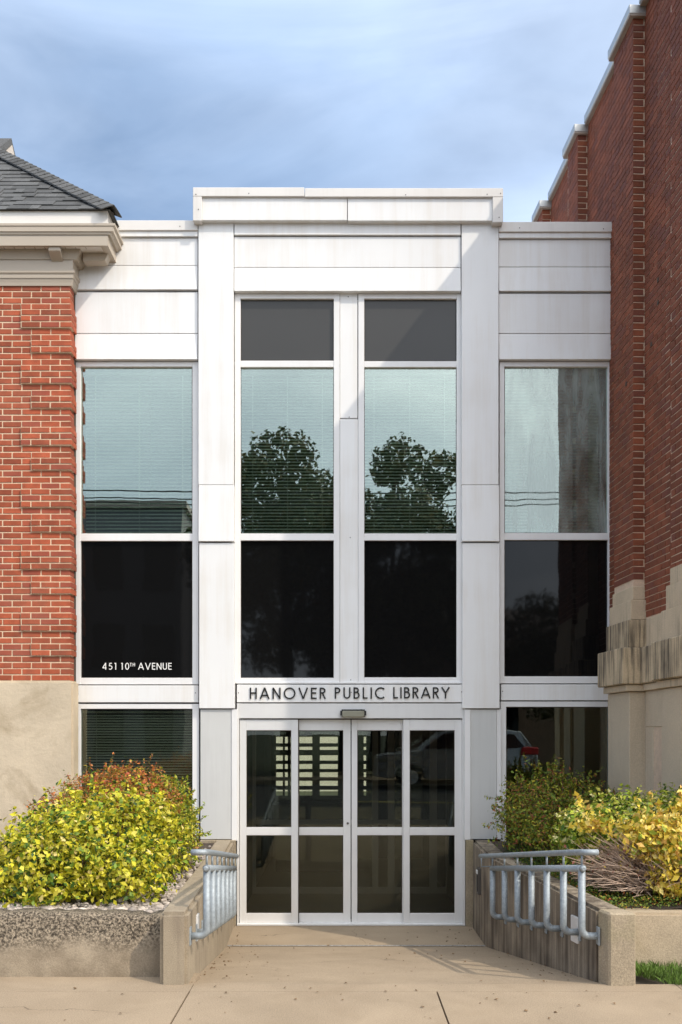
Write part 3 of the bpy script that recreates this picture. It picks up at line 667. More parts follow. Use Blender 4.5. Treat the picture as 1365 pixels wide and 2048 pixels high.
for i in range(nrow):                    # side slope, joined
    t0 = i*tr; y = YE+t0+.04
    while y < 17:
        w = random.choice([.19, .24, .29]); th = random.choice([.006, .013])
        M = Matrix.Translation((XE-t0+.02, 0, ZE+PT*(t0-.02)+.004)) @ Matrix.Rotation(al-.05, 4, 'Y')
        SS.box(-tr/math.cos(al)*1.25, 0, y, y+w-.003, 0, th, random.random(), M); y += w
SS.build('shingle_course', SHINGS, old, rnd=True, kind='stuff')
# hip caps
hd = Vector((-1, 1, PT)).normalized(); side1 = Vector((-1, 0, 0)); 
def capmesh():
    b = MB(); n = 7
    ax = hd; up = Vector((0, 0, 1)); sx = ax.cross(up).normalized(); uu = sx.cross(ax).normalized()
    vs = []
    for s_, lift in ((-.03, .021), (.16, .010)):
        for k in range(n):
            a = (k/(n-1)-.5)*2; p = ax*s_+sx*a*.125+uu*(lift+.030*(1-abs(a)**1.3)-.052*abs(a)*1.0+.01)
            vs.append(p)
    for s_, lift in ((-.03, .010), (.16, -.002)):
        for k in range(n):
            a = (k/(n-1)-.5)*2; p = ax*s_+sx*a*.125+uu*(lift+.030*(1-abs(a)**1.3)-.052*abs(a)*1.0+.01); vs.append(p)
    fs = []
    for k in range(n-1): fs += [(k, k+1, n+k+1, n+k), (2*n+k, 3*n+k, 3*n+k+1, 2*n+k+1), (k, 2*n+k, 2*n+k+1, k+1)]
    fs += [(0, n, 3*n, 2*n), (n-1, 3*n-1, 4*n-1, 2*n-1)]
    b.add(vs, fs); me = bpy.data.meshes.new('hip_shingle'); me.from_pydata(b.v, [], b.f); me.materials.append(SHING); return me
cm = capmesh()
k = -0.03
while k < TM*1.65:
    p = Vector((XE, YE, ZE))+hd*k; inst(cm, 'hip_shingle', old, p); k += .125
# small dormer near the ridge
dx, dy = -4.36, 13.1
b = MB(); zt_ = PZ(276, dy); b.add([(dx-1.2, dy-.5, zt_-.42), (dx+.02, dy-.5, zt_-.42), (dx+.02, dy+.5, zt_-.42), (dx-1.2, dy+.5, zt_-.42), (dx-1.2, dy, zt_), (dx+.02, dy, zt_)],
      [(0, 1, 5, 4), (1, 2, 5), (2, 3, 4, 5), (3, 0, 4), (0, 3, 2, 1)]); dm = b.build('dormer', SHINGS, old, rnd=True)
b = MB(); b.add([(dx+.024, dy-.36, zt_-.42), (dx+.024, dy+.36, zt_-.42), (dx+.024, dy, zt_-.09), (dx+.03, dy-.36, zt_-.42), (dx+.03, dy+.36, zt_-.42), (dx+.03, dy, zt_-.09)], [(3, 4, 5), (0, 3, 5, 2), (4, 1, 2, 5), (0, 1, 4, 3)]); b.build('dormer_gable', CORN, dm)

# ------------------------------------------------------------ tall brick building on the right (local frame, turned 2.7 degrees)
ANG = math.atan(.0465)
rb = thing('tall_brick_building', 'tall dark red brick building on the right with pilasters, metal coping and stained stone base', 'building', (PX(1290, 9.95), 9.95, 0), rz=ANG)
YN = -.78; YEND = -1.87
ZM, ZP = 9.38, 9.29
b = MB(); b.box(.0045, 5, YEND+.01, 12, 0, ZM); b.box(-.0355, .01, YEND+.01, YN-.01, 3.3, ZM)
for (p0, p1) in ((.0, .6), (1.95, 2.40), (3.65, 4.0), (5.3, 5.65)): b.box(-.1105, .01, p0+.0045, p1-.0045, 3.3, ZP)
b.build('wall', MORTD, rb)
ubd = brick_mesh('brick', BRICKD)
CB = .0677; JB = .0105; BL = .212
bricks = []   # (facing, a0, a1, plane, z0) in local coordinates
zlow = 3.28
def wallrun(y0, y1, x, zl, zh, off=0):
    n = int((zh-zl)/CB)
    for i in range(n):
        z = zh-(i+1)*CB; y = y0 - (BL/2 if (i+off) % 2 else 0)
        hdr = (i+off) % 6 == 3
        step = BL/2 if hdr else BL
        while y < y1-.02:
            a, c = max(y, y0), min(y+step, y1)
            if c-a > .03: bricks.append(('x', a, c, x, z))
            y += step
wallrun(YEND, YN, -.04, 3.5, ZM, 1); wallrun(YN, 0, 0, 3.28, ZM); wallrun(.6, 1.95, 0, 3.0, ZM); wallrun(2.40, 3.65, 0, 6.9, ZM); wallrun(4.0, 5.3, 0, 6.9, ZM); wallrun(5.65, 8, 0, 6.9, ZM)
wallrun(0, .6, -.115, 3.61, ZP); wallrun(1.95, 2.40, -.115, 6.5, ZP); wallrun(3.65, 4.0, -.115, 6.5, ZP); wallrun(5.3, 5.65, -.115, 6.5, ZP)
for (p0, zl) in ((0, 3.61), (1.95, 6.5), (3.65, 6.5), (5.3, 6.5)):      # front faces of the pilasters
    n = int((ZP-zl)/CB)
    for i in range(n): bricks.append(('y', -.115, 0 if i % 2 else -.012, p0, ZP-(i+1)*CB))
n = int((ZM-3.5)/CB)
for i in range(n):
    x = -.04
    while x < 5:
        c_ = x+(BL/2 if (i % 2 and x < 0) else BL); bricks.append(('y', x+.005, c_-.005, YEND, ZM-(i+1)*CB)); x = c_
Mr = Matrix.Translation(rb.location) @ Matrix.Rotation(ANG, 4, 'Z')
def screen(bk):
    f, a, c, pl, z = bk
    pts = [Vector((pl, a, z)), Vector((pl, c, z+CB))] if f == 'x' else [Vector((a, pl, z)), Vector((c, pl, z+CB))]
    q = [Mr @ p for p in pts]
    if min(v.y for v in q) < 1: return -1
    s = [(CX+v.x*F/v.y, HY-(v.z-EYE)*F/v.y) for v in q]
    if min(s[0][0], s[1][0]) > 1365 or max(s[0][1], s[1][1]) < 0: return -1
    if f == 'x' and a > .6 and pts[0].z < 7.9 and q[0].y > 11.05: return -1
    if q[0].y > 11.05 and z < 7.85: return -1
    return abs(s[0][0]-s[1][0]) * 14
order = sorted(range(len(bricks)), key=lambda i: -screen(bricks[i]))
single = set(i for i in order[:300] if screen(bricks[i]) > 0)
SB = MB()
for i, (f, a, c, pl, z) in enumerate(bricks):
    j = JB/2; jit = random.uniform(0, .003)
    if f == 'x':   # faces -x: rotate unit brick so that its front looks to -x
        if i in single: inst(ubd, 'brick', rb, (pl-jit, c-j, z+j), (c-a-2*j, .06, CB-2*j), (0, 0, -math.pi/2))
        else: SB.box(pl-jit, pl+.06, a+j, c-j, z+j, z+CB-j, random.random())
    else:
        if i in single: inst(ubd, 'brick', rb, (a, pl-jit, z+j), (c-a, .06, CB-2*j))
        else: SB.box(a, c, pl-jit, pl+.06, z+j, z+CB-j, random.random())
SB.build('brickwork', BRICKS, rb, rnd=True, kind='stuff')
# coping
def coping(y0, y1, x, z, cap0=True):
    b = MB(); b.box(x-.055, x+.45, y0, y1, z+.012, z+.105); o1 = b.build('coping', COPE, rb, bevel=.006)
    b = MB(); b.box(x-.045, x+.3, y0+.003, y1-.003, z-.006, z+.012); b.build('drip_edge', COPEU, o1)
coping(YEND-.06, -.045, -.02, ZM); coping(.645, 1.90, 0, ZM); coping(2.45, 3.60, 0, ZM); coping(4.05, 5.25, 0, ZM); coping(5.7, 12, 0, ZM)
for (p0, p1) in ((0, .6), (1.95, 2.40), (3.65, 4.0), (5.3, 5.65)): coping(p0-.045, p1+.045, -.115, ZP)
# parapet behind the coping steps and the front return of the building
def blk(name, m, x0, y0, y1, z0, z1, x1=.12, bev=.005):
    b = MB(); b.box(x0, x1, y0, y1, z0, z1); return b.build(name, m, rb, bevel=bev)
G_ = .004
# pilaster base
blk('stone_block', STONEL, -.125, -.012, .62, 3.47, 3.61-G_); blk('stone_block', STONEL, -.152, -.035, .64, 3.27, 3.47-G_)
blk('stone_block', STONE, -.182, -.055, .66, 2.992, 3.27-G_); blk('stone_ledge', STONE, -.255, -.085, .72, 2.625, 2.992-G_, bev=.008)
blk('stone_band', STONEL, -.205, -.06, .68, 2.555, 2.625-G_); blk('stucco_base', RSTUC, -.165, -.03, .65, -.1, 2.555-G_)
# recessed bay beside it
blk('stone_block', STONEL, -.006, YN-.1, -.058, 2.996, 3.275); blk('stone_ledge', STONE, -.066, -.636, -.086, 2.63, 2.990, bev=.008)
blk('stone_band', STONEL, -.036, -.63, -.062, 2.56, 2.63-G_)
blk('stucco_base', RSTUC, -.004, -.712, -.032, 2.2, 2.556); blk('stucco_base', RSTUC, -.0045, -.7125, -.47, -.1, 2.199, x1=.4); blk('stucco_base', RSTUC, -.004, -.25, -.032, -.1, 2.2-.001, x1=.4); blk('stucco_base', RSTUC, .22, -.469, -.251, -.1, 2.2, x1=.4)
# near bay
blk('stone_block', STONEL, -.052, YEND-.012, YN-.03, 3.50, 3.655-G_, x1=5); blk('stone_block', STONEL, -.070, YEND-.03, -.755, 3.275, 3.50-G_, x1=5)
blk('stone_block', STONEL, -.095, YEND-.055, -.70, 2.992, 3.275-G_, x1=5); blk('stone_ledge', STONE, -.165, YEND-.13, -.634, 2.63, 2.992-G_, x1=5, bev=.008)
blk('stone_band', STONEL, -.115, YEND-.075, -.625, 2.555, 2.63-G_, x1=5); blk('stucco_base', RSTUC, -.085, -1.17, -.71, -.1, 2.555-G_); blk('stucco_base', RSTUC, .5, -1.50, -1.17, -.1, 2.555-G_, x1=2); blk('stucco_base', RSTUC, -.085, YEND-.045, -1.50, -.1, 2.555-G_, x1=5)
# vents holes in the wall
b = MB()
for (y, z) in ((-.38, 6.5), (-.38, 6.28), (-.2, 5.95), (.2, 5.7)):
    x = -.118 if y > 0 else -.003; b.box(x-.004, x, y-.02, y+.02, z-.02, z+.02)
o = b.build('anchor_hole', GAP, rb); o['kind'] = 'stuff'

# ------------------------------------------------------------ ramp walls and planters
def wallprism(name, inner, thick_dir, ztop, m, zbot=-.15):
    """inner: list of (X,Y) along the ramp side; thick_dir: signed x thickness"""
    b = MB(); n = len(inner); vs = []
    for (x, y) in inner:
        zt = ztop(y); vs += [(x, y, zbot), (x+thick_dir, y, zbot), (x+thick_dir, y, zt), (x, y, zt)]
    fs = [(0, 1, 2, 3), tuple(4*(n-1)+k for k in (3, 2, 1, 0))]
    for i in range(n-1):
        for k in range(4): fs.append((4*i+k, 4*i+(k+1) % 4, 4*i+4+(k+1) % 4, 4*i+4+k))
    b.add(vs, fs); return b, m
zt_wall = lambda y: .863+(y-7.1)/3.85*.10
lw = thing('ramp_wall', 'low concrete ramp wall on the left beside the yellow green bush', 'wall')
b, m = wallprism('w', [(-1.092, 7.1), (-1.115, 8.4), (-1.126, 9.3), (-1.18, 10.93)], -.205, zt_wall, CONC); b.build('wall_body', CONC, lw, bevel=.028, seg=2)
rw = thing('ramp_wall', 'dark streaked concrete ramp wall on the right that flares outwards to a pale end', 'wall')
RWI = [(1.90, 7.1), (1.865, 7.2), (1.45, 9.9), (1.448, 10.93)]
def rwx(y):
    for (a, ya), (c, yc) in zip(RWI, RWI[1:]):
        if y <= yc: return a+(c-a)*(y-ya)/(yc-ya)
    return RWI[-1][0]
b, m = wallprism('w', [(rwx(7.22), 7.22), (1.45, 9.9), (1.448, 10.93)], .20, zt_wall, CONCD); b.build('wall_body', CONCD, rw, bevel=.025, seg=2)
b, m = wallprism('w', [(1.905, 7.07), (rwx(7.219)-.001, 7.219)], .196, lambda y: zt_wall(y)+.002, CONCL); b.build('wall_end', CONCL, rw, bevel=.014, seg=1, label='pale weathered wall end')
pl = thing('planter_wall', 'rough worn aggregate planter wall in front of the yellow green bush', 'wall')
# irregular top edge
b = MB(); N = 90; xs = np.linspace(-7.5, -1.30, N); top = .80+rng.normal(0, .006, N)+.012*np.sin(xs*2.1); vs = []
for i in range(N):
    x = xs[i]; zt = top[i]; yy = 7.33+rng.normal(0, .002)
    vs += [(x, yy, 0), (x, yy, zt-.035), (x, yy+.035+rng.normal(0, .004), zt), (x, 7.53, zt+rng.normal(0, .004)), (x, 7.55, 0)]
fs = []
for i in range(N-1):
    for k in range(4): a = 5*i+k; fs.append((a, a+5, a+6, a+1))
b.add(vs, fs); b.build('wall_body', AGG, pl, smooth=True)
pr_ = thing('planter_wall', 'smooth tan concrete planter wall behind the grass at the right edge', 'wall')
b = MB(); b.box(2.10, 7.0, 7.62, 7.84, 0, .765); b.build('wall_body', mat('planter_concrete', (.43, .34, .23), .92, .1, 5, fine=.15, fscale=120, bump=.003, stain=.5, stain_col=(.30, .23, .12)), pr_, bevel=.02, seg=2)
# soil
def soilsheet(name, x0, x1, y0, y1, f, lim=None):
    b = MB(); nx, ny = 24, 16
    for j in range(ny+1):
        for i in range(nx+1):
            x = x0+(x1-x0)*i/nx; y = y0+(y1-y0)*j/ny; x = max(x, lim(y)) if lim else x; b.v.append((x, y, f(x, y))); b.r.append(.5)
    for j in range(ny):
        for i in range(nx): a = j*(nx+1)+i; b.f.append((a, a+1, a+nx+2, a+nx+1))
    return struct(b.build(name, SOIL, smooth=True))
soil_l = lambda x, y: .77+(y-7.5)*.045+.02*math.sin(x*3)*math.sin(y*4)
soil_r = lambda x, y: .74+(y-7.6)*.055+.05*math.exp(-((x-2.9)**2+(y-8.6)**2))+.012*math.sin(x*5)
soilsheet('soil', -9, -1.28, 7.5, 11.15, soil_l); soilsheet('soil_bed', 1.56, 3.3, 7.75, 11.15, soil_r, lambda y: rwx(min(y, 10.9))+.1)
# wall plates, push button
def plate(x, y, z, w, h, nx, label, m=ALU, lit=False, name='wall_plate', cat='plate'):
    t = thing(name, label, cat, (x, y, z-h/2)); ax = math.atan2(-nx[0], nx[1]) if False else 0
    ang = math.atan2(nx[1], nx[0])+math.pi/2
    b = MB(); b.box(-w/2, w/2, -.018, .02, 0, h); o = b.build('cover', m, t, bevel=.004); o.rotation_euler = (0, 0, ang)
    if lit:
        b = MB(); b.box(-w*.3, w*.3, -.024, -.016, h*.1, h*.75); o2 = b.build('button', BLK, t, bevel=.003); o2.rotation_euler = (0, 0, ang)
        b = MB(); b.box(-w*.3, w*.3, -.03, -.016, h*.78, h*.92); o3 = b.build('indicator', ALU, t, bevel=.003); o3.rotation_euler = (0, 0, ang)
nr = Vector((-1, -.154, 0)).normalized()
plate(1.437, 10.35, .60, .13, .27, (-1, .03), 'door push button box on the right ramp wall nearest the doors', SCREW, True, 'door_button', 'button')
plate(rwx(7.62), 7.62, .64, .13, .20, (nr.x, nr.y), 'grey blank metal plate on the right ramp wall behind the rail posts')
plate(-1.107, 7.6, .66, .11, .20, (1, 0), 'small grey metal plate on the left ramp wall behind the first rail post')
# ------------------------------------------------------------ handrails
def rail(xw, sgn, label, Y0=7.2, Y1=9.31, ext=9.72):
    """xw(y): wall face; sgn: direction from rail towards wall (+1 right)"""
    t = thing('handrail', label, 'handrail', (xw(Y0)-sgn*.12, Y0, zg(Y0)), 'galvanised handrails of the entrance ramp'); P = []
    X = lambda y: xw(y)-sgn*.122
    zt = lambda y: 1.282-(y-Y0)*.138; zl = lambda y: 1.168-(y-Y0)*.142; zb = lambda y: .675-(y-Y0)*.122
    pts = [(X(Y0)+sgn*.105, Y0-.045, zt(Y0)+.004), (X(Y0)+sgn*.05, Y0-.05, zt(Y0)+.004), (X(Y0)+sgn*.015, Y0-.042, zt(Y0)+.003), (X(Y0), Y0-.01, zt(Y0))]
    for k in range(1, 12): y = Y0+(ext-Y0)*k/12; pts.append((X(y), y, zt(y)))
    xe = X(ext); pts += [(xe+sgn*.01, ext+.01, zt(ext)), (xe+sgn*.04, ext+.035, zt(ext)), (xe+sgn*.12, ext+.04, zt(ext))]
    b = MB(); b.tube(pts, .0225, 16); P.append(b.build('top_rail', GALV, None, smooth=False))
    b = MB(); b.tube([(X(Y0), Y0-.03, zl(Y0)), (X(Y1), Y1+.03, zl(Y1))], .0255, 16)
    b.tube([(X(Y0), Y0-.03, zl(Y0)), (X(Y0), Y0-.048, zl(Y0)), (X(Y0), Y0-.058, zl(Y0))], .027, 16, .012); P.append(b.build('lower_rail', GALV, None))
    flat = []
    for k in range(7):
        y = Y0+(Y1-Y0)*k/6; x = X(y); zz = zb(y); r = .055
        pts = [(x, y, zl(y)-.015), (x, y, zz+r)]
        for q in range(1, 7): a = math.pi/2*q/6; pts.append((x+sgn*(r-r*math.cos(a)), y, zz+r-r*math.sin(a)))
        pts.append((xw(y)-sgn*.004, y, zz)); b = MB(); b.tube(pts, .0265, 16); po = b.build('post', GALV, None); P.append(po)
        b = MB(); b.box(min(xw(y)-sgn*.010, xw(y)+sgn*.004), max(xw(y)-sgn*.010, xw(y)+sgn*.004), y-.035, y+.035, zz-.065, zz+.065); f = b.build('wall_flange', GALV, None, bevel=.003); f.parent = po
        b = MB(); b.tube([(x, y, zl(y)+.01), (x, y, zt(y)-.01)], .0085, 8); P.append(b.build('spindle', GALV, None))
    b = MB(); y = ext-.12; b.tube([(xe, y, zt(y)-.02), (xe, y, zt(y)-.10), (xe+sgn*.12, y, zt(y)-.10)], .007, 8); P.append(b.build('wall_bracket', GALV, None))
    for o in P:
        o.parent = t; o.matrix_parent_inverse = Matrix.Translation(-t.location)
        for p_ in o.data.polygons: p_.use_smooth = len(p_.vertices) == 4 and o.name.split('.')[0] != 'wall_flange'
rail(rwx, 1, 'galvanised handrail bolted to the dark streaked right ramp wall')
def lwx(y): return -1.092-(y-7.1)*.0155
rail(lwx, -1, 'galvanised handrail bolted to the left ramp wall by the yellow green bush')

# ------------------------------------------------------------ plants
def leaf_mesh(name, P, N, size, cols, m, parent, asp=.62, fold=.25, kind=None):
    """P,N: (n,3) positions and outward directions; cols (n,3)"""
    n = len(P); N = N+rng.normal(0, .75, N.shape); N /= np.linalg.norm(N, axis=1)[:, None]
    A = rng.normal(0, 1, N.shape); U = np.cross(N, A); U /= np.linalg.norm(U, axis=1)[:, None]; V = np.cross(N, U)
    s = (size*rng.uniform(.4, 1.5, n))[:, None]
    q = np.stack([P-U*s*.5, P+V*s*asp*.5-U*s*.05+N*s*fold*.5, P+U*s*.55, P-V*s*asp*.5-U*s*.05+N*s*fold*.5], 1).reshape(-1, 3)
    me = bpy.data.meshes.new(name); me.vertices.add(4*n); me.vertices.foreach_set('co', q.ravel().astype(np.float32))
    idx = np.arange(n)*4; tri = np.stack([idx, idx+2, idx+1, idx, idx+3, idx+2], 1).ravel()
    me.loops.add(6*n); me.loops.foreach_set('vertex_index', tri.astype(np.int32)); me.polygons.add(2*n)
    me.polygons.foreach_set('loop_start', (np.arange(2*n)*3).astype(np.int32)); me.polygons.foreach_set('loop_total', np.full(2*n, 3, np.int32))
    me.update(calc_edges=True)
    at = me.attributes.new('leaf', 'FLOAT_COLOR', 'POINT'); c = np.repeat(np.concatenate([cols, np.ones((n, 1))], 1), 4, 0)
    at.data.foreach_set('color', c.ravel().astype(np.float32)); me.materials.append(m)
    ob = bpy.data.objects.new(name, me); COL.objects.link(ob); ob.parent = parent
    ob['kind'] = 'stuff'
    return ob
def blobs(lobes, n, lump=.12, fill=.35, zmin=None):
    """points on and inside a union of ellipsoids"""
    vol = np.array([l[3]*l[4]+l[4]*l[5]+l[3]*l[5] for l in lobes]); pick = rng.choice(len(lobes), int(n*2.2), p=vol/vol.sum())
    Lb = np.array(lobes)[pick]; d = rng.normal(0, 1, (len(pick), 3)); d /= np.linalg.norm(d, axis=1)[:, None]
    r = np.where(rng.random(len(pick)) < fill, rng.uniform(.5, .95, len(pick)), rng.uniform(.9, 1.04, len(pick)))
    ph = d*4.2+Lb[:, :3]*3.1
    r = r*(1+lump*(np.sin(ph[:, 0]*1.9+1)*np.sin(ph[:, 1]*2.3)+.6*np.sin(ph[:, 2]*3.7+ph[:, 0]*2.9)))
    P = Lb[:, :3]+d*Lb[:, 3:6]*r[:, None]
    ins = np.zeros(len(P), bool)
    for i, l in enumerate(lobes):
        e = ((P-np.array(l[:3]))/np.array(l[3:6])); ins |= (np.sum(e*e, 1) < .55) & (pick != i)
    k = ~ins
    if zmin is not None: k &= P[:, 2] > zmin
    P, d, Lb = P[k][:n], d[k][:n], Lb[k][:n]
    nn = d/Lb[:, 3:6]; nn /= np.linalg.norm(nn, axis=1)[:, None]
    return P, nn
def pal(P, cols, w, scale=3.0, mixamt=.5):
    cols = np.array(cols); n = len(P); k = rng.choice(len(cols), n, p=np.array(w)/sum(w)); c = cols[k]
    return np.clip(c*rng.uniform(.75, 1.25, (n, 1)), 0, 1)
def stems(t, lobes, n, m, r=.006, base=None, name='stem', bare=0):
    b = MB()
    for k in range(n):
        l = lobes[random.randrange(len(lobes))]; z0 = soil_l(l[0], l[1])-.02 if base is None else base
        d = Vector((random.gauss(0, 1), random.gauss(0, 1), abs(random.gauss(.4, .8)))).normalized()
        e = Vector(l[:3])+Vector((d.x*l[3], d.y*l[4], d.z*l[5]))*random.uniform(.7, 1.0)
        s = Vector((l[0]+random.gauss(0, .1), l[1]+random.gauss(0, .1), z0)); mid = (s+e)/2+Vector((random.gauss(0, .04), random.gauss(0, .04), .03))
        b.tube([s, mid, e], r, 5, r*.35, cap=False)
    o = b.build(name, m, t, smooth=True); o['kind'] = 'stuff'; return o
YG1 = [(.62, .56, .03), (.70, .62, .08), (.45, .46, .03), (.20, .30, .025), (.05, .11, .015), (.74, .60, .22)]
def bush(label, lobes, n, size, cols, w, base, nst=30, lump=.12, fill=.35, stem=STEM, asp=.62, zmin=None, name='bush', sprig=90, slen=.16, tips=None):
    cx = sum(l[0] for l in lobes)/len(lobes); cy = sum(l[1] for l in lobes)/len(lobes)
    t = thing(name, label, 'bush'); P, N = blobs(lobes, n, lump, fill, zmin if zmin is not None else base-.01)
    C_ = pal(P, cols, w)
    if tips:                                   # reddish new growth where the test says so
        k = tips[0](P) & (rng.random(len(P)) < tips[2]); C_[k] = np.array(tips[1])*rng.uniform(.7, 1.3, (k.sum(), 1))
    if sprig:
        b = MB(); PP, NN = [], []; idx = rng.choice(len(P), sprig*4)
        idx = [i for i in idx if N[i][2] > -.15][:sprig]
        for i in idx:
            d = Vector(N[i])+Vector((random.gauss(0, .35), random.gauss(0, .35), random.uniform(.1, .9))); d.normalize(); ln = slen*random.uniform(.4, 1.2); s0 = Vector(P[i])-Vector(N[i])*.04
            e = s0+d*(ln+.04); b.tube([s0, (s0+e)/2+Vector((0, 0, .008)), e], .0022, 4, .001, cap=False)
            q = int(ln/size*3.2)+3
            for u in range(q):
                f = (u+.5)/q; PP.append(s0+(e-s0)*(.2+.8*f)+Vector((random.gauss(0, .3), random.gauss(0, .3), random.gauss(0, .3)))*size*.8); NN.append(d+Vector((random.gauss(0, 1), random.gauss(0, 1), random.gauss(0, 1))))
        PP, NN = np.array(PP), np.array(NN); C2 = pal(PP, cols, w)*1.05
        if tips: k = tips[0](PP) & (rng.random(len(PP)) < min(1, tips[2]*1.3)); C2[k] = np.array(tips[1])*rng.uniform(.7, 1.3, (k.sum(), 1))
        P = np.concatenate([P, PP]); N = np.concatenate([N, NN]); C_ = np.concatenate([C_, np.clip(C2, 0, 1)])
        o_ = b.build('sprig', stem, t); o_['kind'] = 'stuff'
    leaf_mesh('foliage', P, N+np.array([0, 0, .35]), size, C_, LEAF, t, asp)
    if nst: stems(t, lobes, nst, stem, base=base)
    rebase(t, (cx, cy, base)); return t
# left bed
bush('yellow green variegated bush filling the left planter', [(-2.55, 8.15, .97, .40, .42, .31), (-2.2, 8.1, 1.10, .50, .46, .40), (-1.95, 8.45, 1.22, .46, .5, .42), (-1.74, 8.0, .99, .34, .34, .26), (-2.5, 8.7, 1.16, .40, .40, .30), (-1.64, 8.75, 1.15, .25, .4, .38), (-3.05, 8.2, .86, .34, .36, .26), (-2.1, 8.85, 1.24, .35, .3, .26), (-2.35, 7.85, .93, .25, .22, .20)],
     17000, .044, YG1, [30, 24, 18, 14, 16, 4], .82, 80, lump=.32, fill=.45, sprig=260, slen=.15, tips=(lambda P: (P[:, 1] > 8.75) & (P[:, 2] > 1.42), (.50, .22, .07), .35))
bush('orange and rust leaved bush behind the yellow green bush on the left', [(-2.22, 9.3, 1.46, .42, .36, .32), (-1.95, 9.3, 1.54, .34, .33, .30), (-2.5, 9.2, 1.33, .30, .3, .26), (-1.72, 9.3, 1.42, .22, .25, .24)],
     12000, .026, [(.62, .20, .05), (.70, .30, .10), (.42, .10, .05), (.45, .33, .04), (.10, .14, .02), (.26, .26, .03)], [24, 18, 12, 18, 14, 14], .88, 40, lump=.22, asp=.5, sprig=240, slen=.075)
bush('lime green bush against the white pillar on the left', [(-1.66, 9.55, 1.32, .25, .35, .38), (-1.52, 9.25, 1.15, .20, .32, .30)],
     6500, .030, [(.46, .46, .03), (.28, .36, .03), (.55, .50, .06), (.10, .17, .02), (.4, .2, .06)], [26, 24, 18, 22, 6], .88, 25, lump=.2, asp=.55, sprig=120, slen=.13)
# right bed
bush('dark green bush with reddish tips below the right ground floor window', [(2.12, 10.1, 1.36, .46, .40, .38), (1.92, 9.75, 1.22, .38, .34, .30), (2.45, 10.2, 1.32, .32, .32, .32), (1.98, 9.4, 1.10, .25, .25, .24), (2.7, 10.2, 1.28, .22, .25, .24)],
     11000, .032, [(.17, .24, .025), (.30, .32, .035), (.08, .13, .015), (.40, .17, .06), (.50, .42, .04), (.28, .09, .04)], [30, 22, 16, 9, 11, 8], .88, 45, lump=.3, asp=.5, sprig=300, slen=.14, fill=.5)
bush('low dark juniper beside the top of the right ramp wall', [(1.84, 9.9, .93, .20, .45, .14), (1.88, 9.4, .90, .20, .35, .13)],
     8000, .018, [(.035, .07, .02), (.06, .10, .02), (.08, .12, .03)], [1, 1, 1], .86, 12, asp=.3, sprig=60, slen=.1)
bush('green and cream variegated bush against the stone base on the right', [(2.12, 8.5, 1.25, .28, .26, .26), (2.42, 8.55, 1.31, .30, .26, .28), (2.75, 8.6, 1.33, .28, .28, .28)],
     8500, .038, [(.42, .50, .05), (.66, .62, .12), (.18, .30, .03), (.72, .66, .30), (.08, .15, .02)], [28, 22, 22, 12, 14], .88, 30, lump=.2, sprig=130, slen=.13)
yb = bush('yellow leaved bush with bare twigs at the right edge', [(2.80, 8.0, 1.16, .34, .3, .34), (2.52, 7.98, 1.30, .26, .22, .18), (3.1, 8.1, 1.2, .35, .3, .35), (2.68, 7.85, .98, .22, .12, .18), (2.06, 8.1, 1.40, .16, .12, .06)],
     4600, .052, [(.80, .60, .08), (.82, .66, .20), (.60, .50, .06), (.74, .46, .12), (.30, .38, .05)], [30, 24, 18, 12, 12], .86, 0, fill=.55, lump=.25, sprig=110, slen=.2)
b = MB()
for k in range(700):
    x0, y0 = 2.60+random.gauss(0, .12), 8.15+random.gauss(0, .10); a = random.gauss(math.pi+.1, 1.0); el = random.uniform(.0, .95)
    r = random.uniform(.40, .74) if abs(a-math.pi) < .9 else random.uniform(.3, .45); d = Vector((math.cos(a)*math.cos(el), math.sin(a)*math.cos(el)*.6, math.sin(el)*.80))
    s = Vector((x0, y0, .84+random.random()*.12)); e = s+d*r*random.uniform(.8, 1.1); mid = s+d*r*.5+Vector((random.gauss(0, .03), random.gauss(0, .03), random.gauss(.03, .03)))
    if e.x < rwx(min(e.y, 9.8))+.02: continue
    b.tube([s, mid, e], .0042, 4, .0018, cap=False)
    for q in range(2):
        dd = (d+Vector((random.gauss(0, .5), random.gauss(0, .5), random.gauss(0, .4)))).normalized(); b.tube([mid, mid+dd*random.uniform(.08, .18)], .0026, 3, .0012, cap=False)
tv = np.array(b.v); pk = tv[rng.choice(len(tv), 900)]; pk = pk[pk[:, 2] > 1.0]
lv = leaf_mesh('twig_leaf', pk+rng.normal(0, .012, pk.shape), rng.normal(0, 1, pk.shape), .026, pal(pk, [(.34, .12, .08), (.60, .45, .08), (.30, .20, .06)], [4, 3, 2]), LEAF, yb); lv.matrix_parent_inverse = Matrix.Translation(-yb.location)
o = b.build('bare_twig', TWIG, yb); o['kind'] = 'stuff'; o.matrix_parent_inverse = Matrix.Translation(-yb.location)
# ground cover
n = 15000; x = rng.uniform(2.0, 3.25, n); y = rng.uniform(7.72, 9.6, n); hmx = .07+.05*np.sin(x*7)*np.sin(y*6)
xr = np.array([rwx(v)+.16 for v in y]); x = np.maximum(x*0+xr+rng.random(n)**1.3*(3.25-xr), xr)
z = np.array([soil_r(a, b_) for a, b_ in zip(x, y)])+rng.random(n)*np.maximum(hmx, .03)+.015
P = np.stack([x, y, z], 1); cols = pal(P, [(.14, .22, .03), (.24, .30, .04), (.06, .11, .02), (.42, .32, .05), (.46, .12, .03)], [30, 24, 20, 12, 6])
gc = leaf_mesh('ground_cover', P, np.tile([0, -.3, 1.0], (n, 1)), .020, cols, LEAF, None, .5)
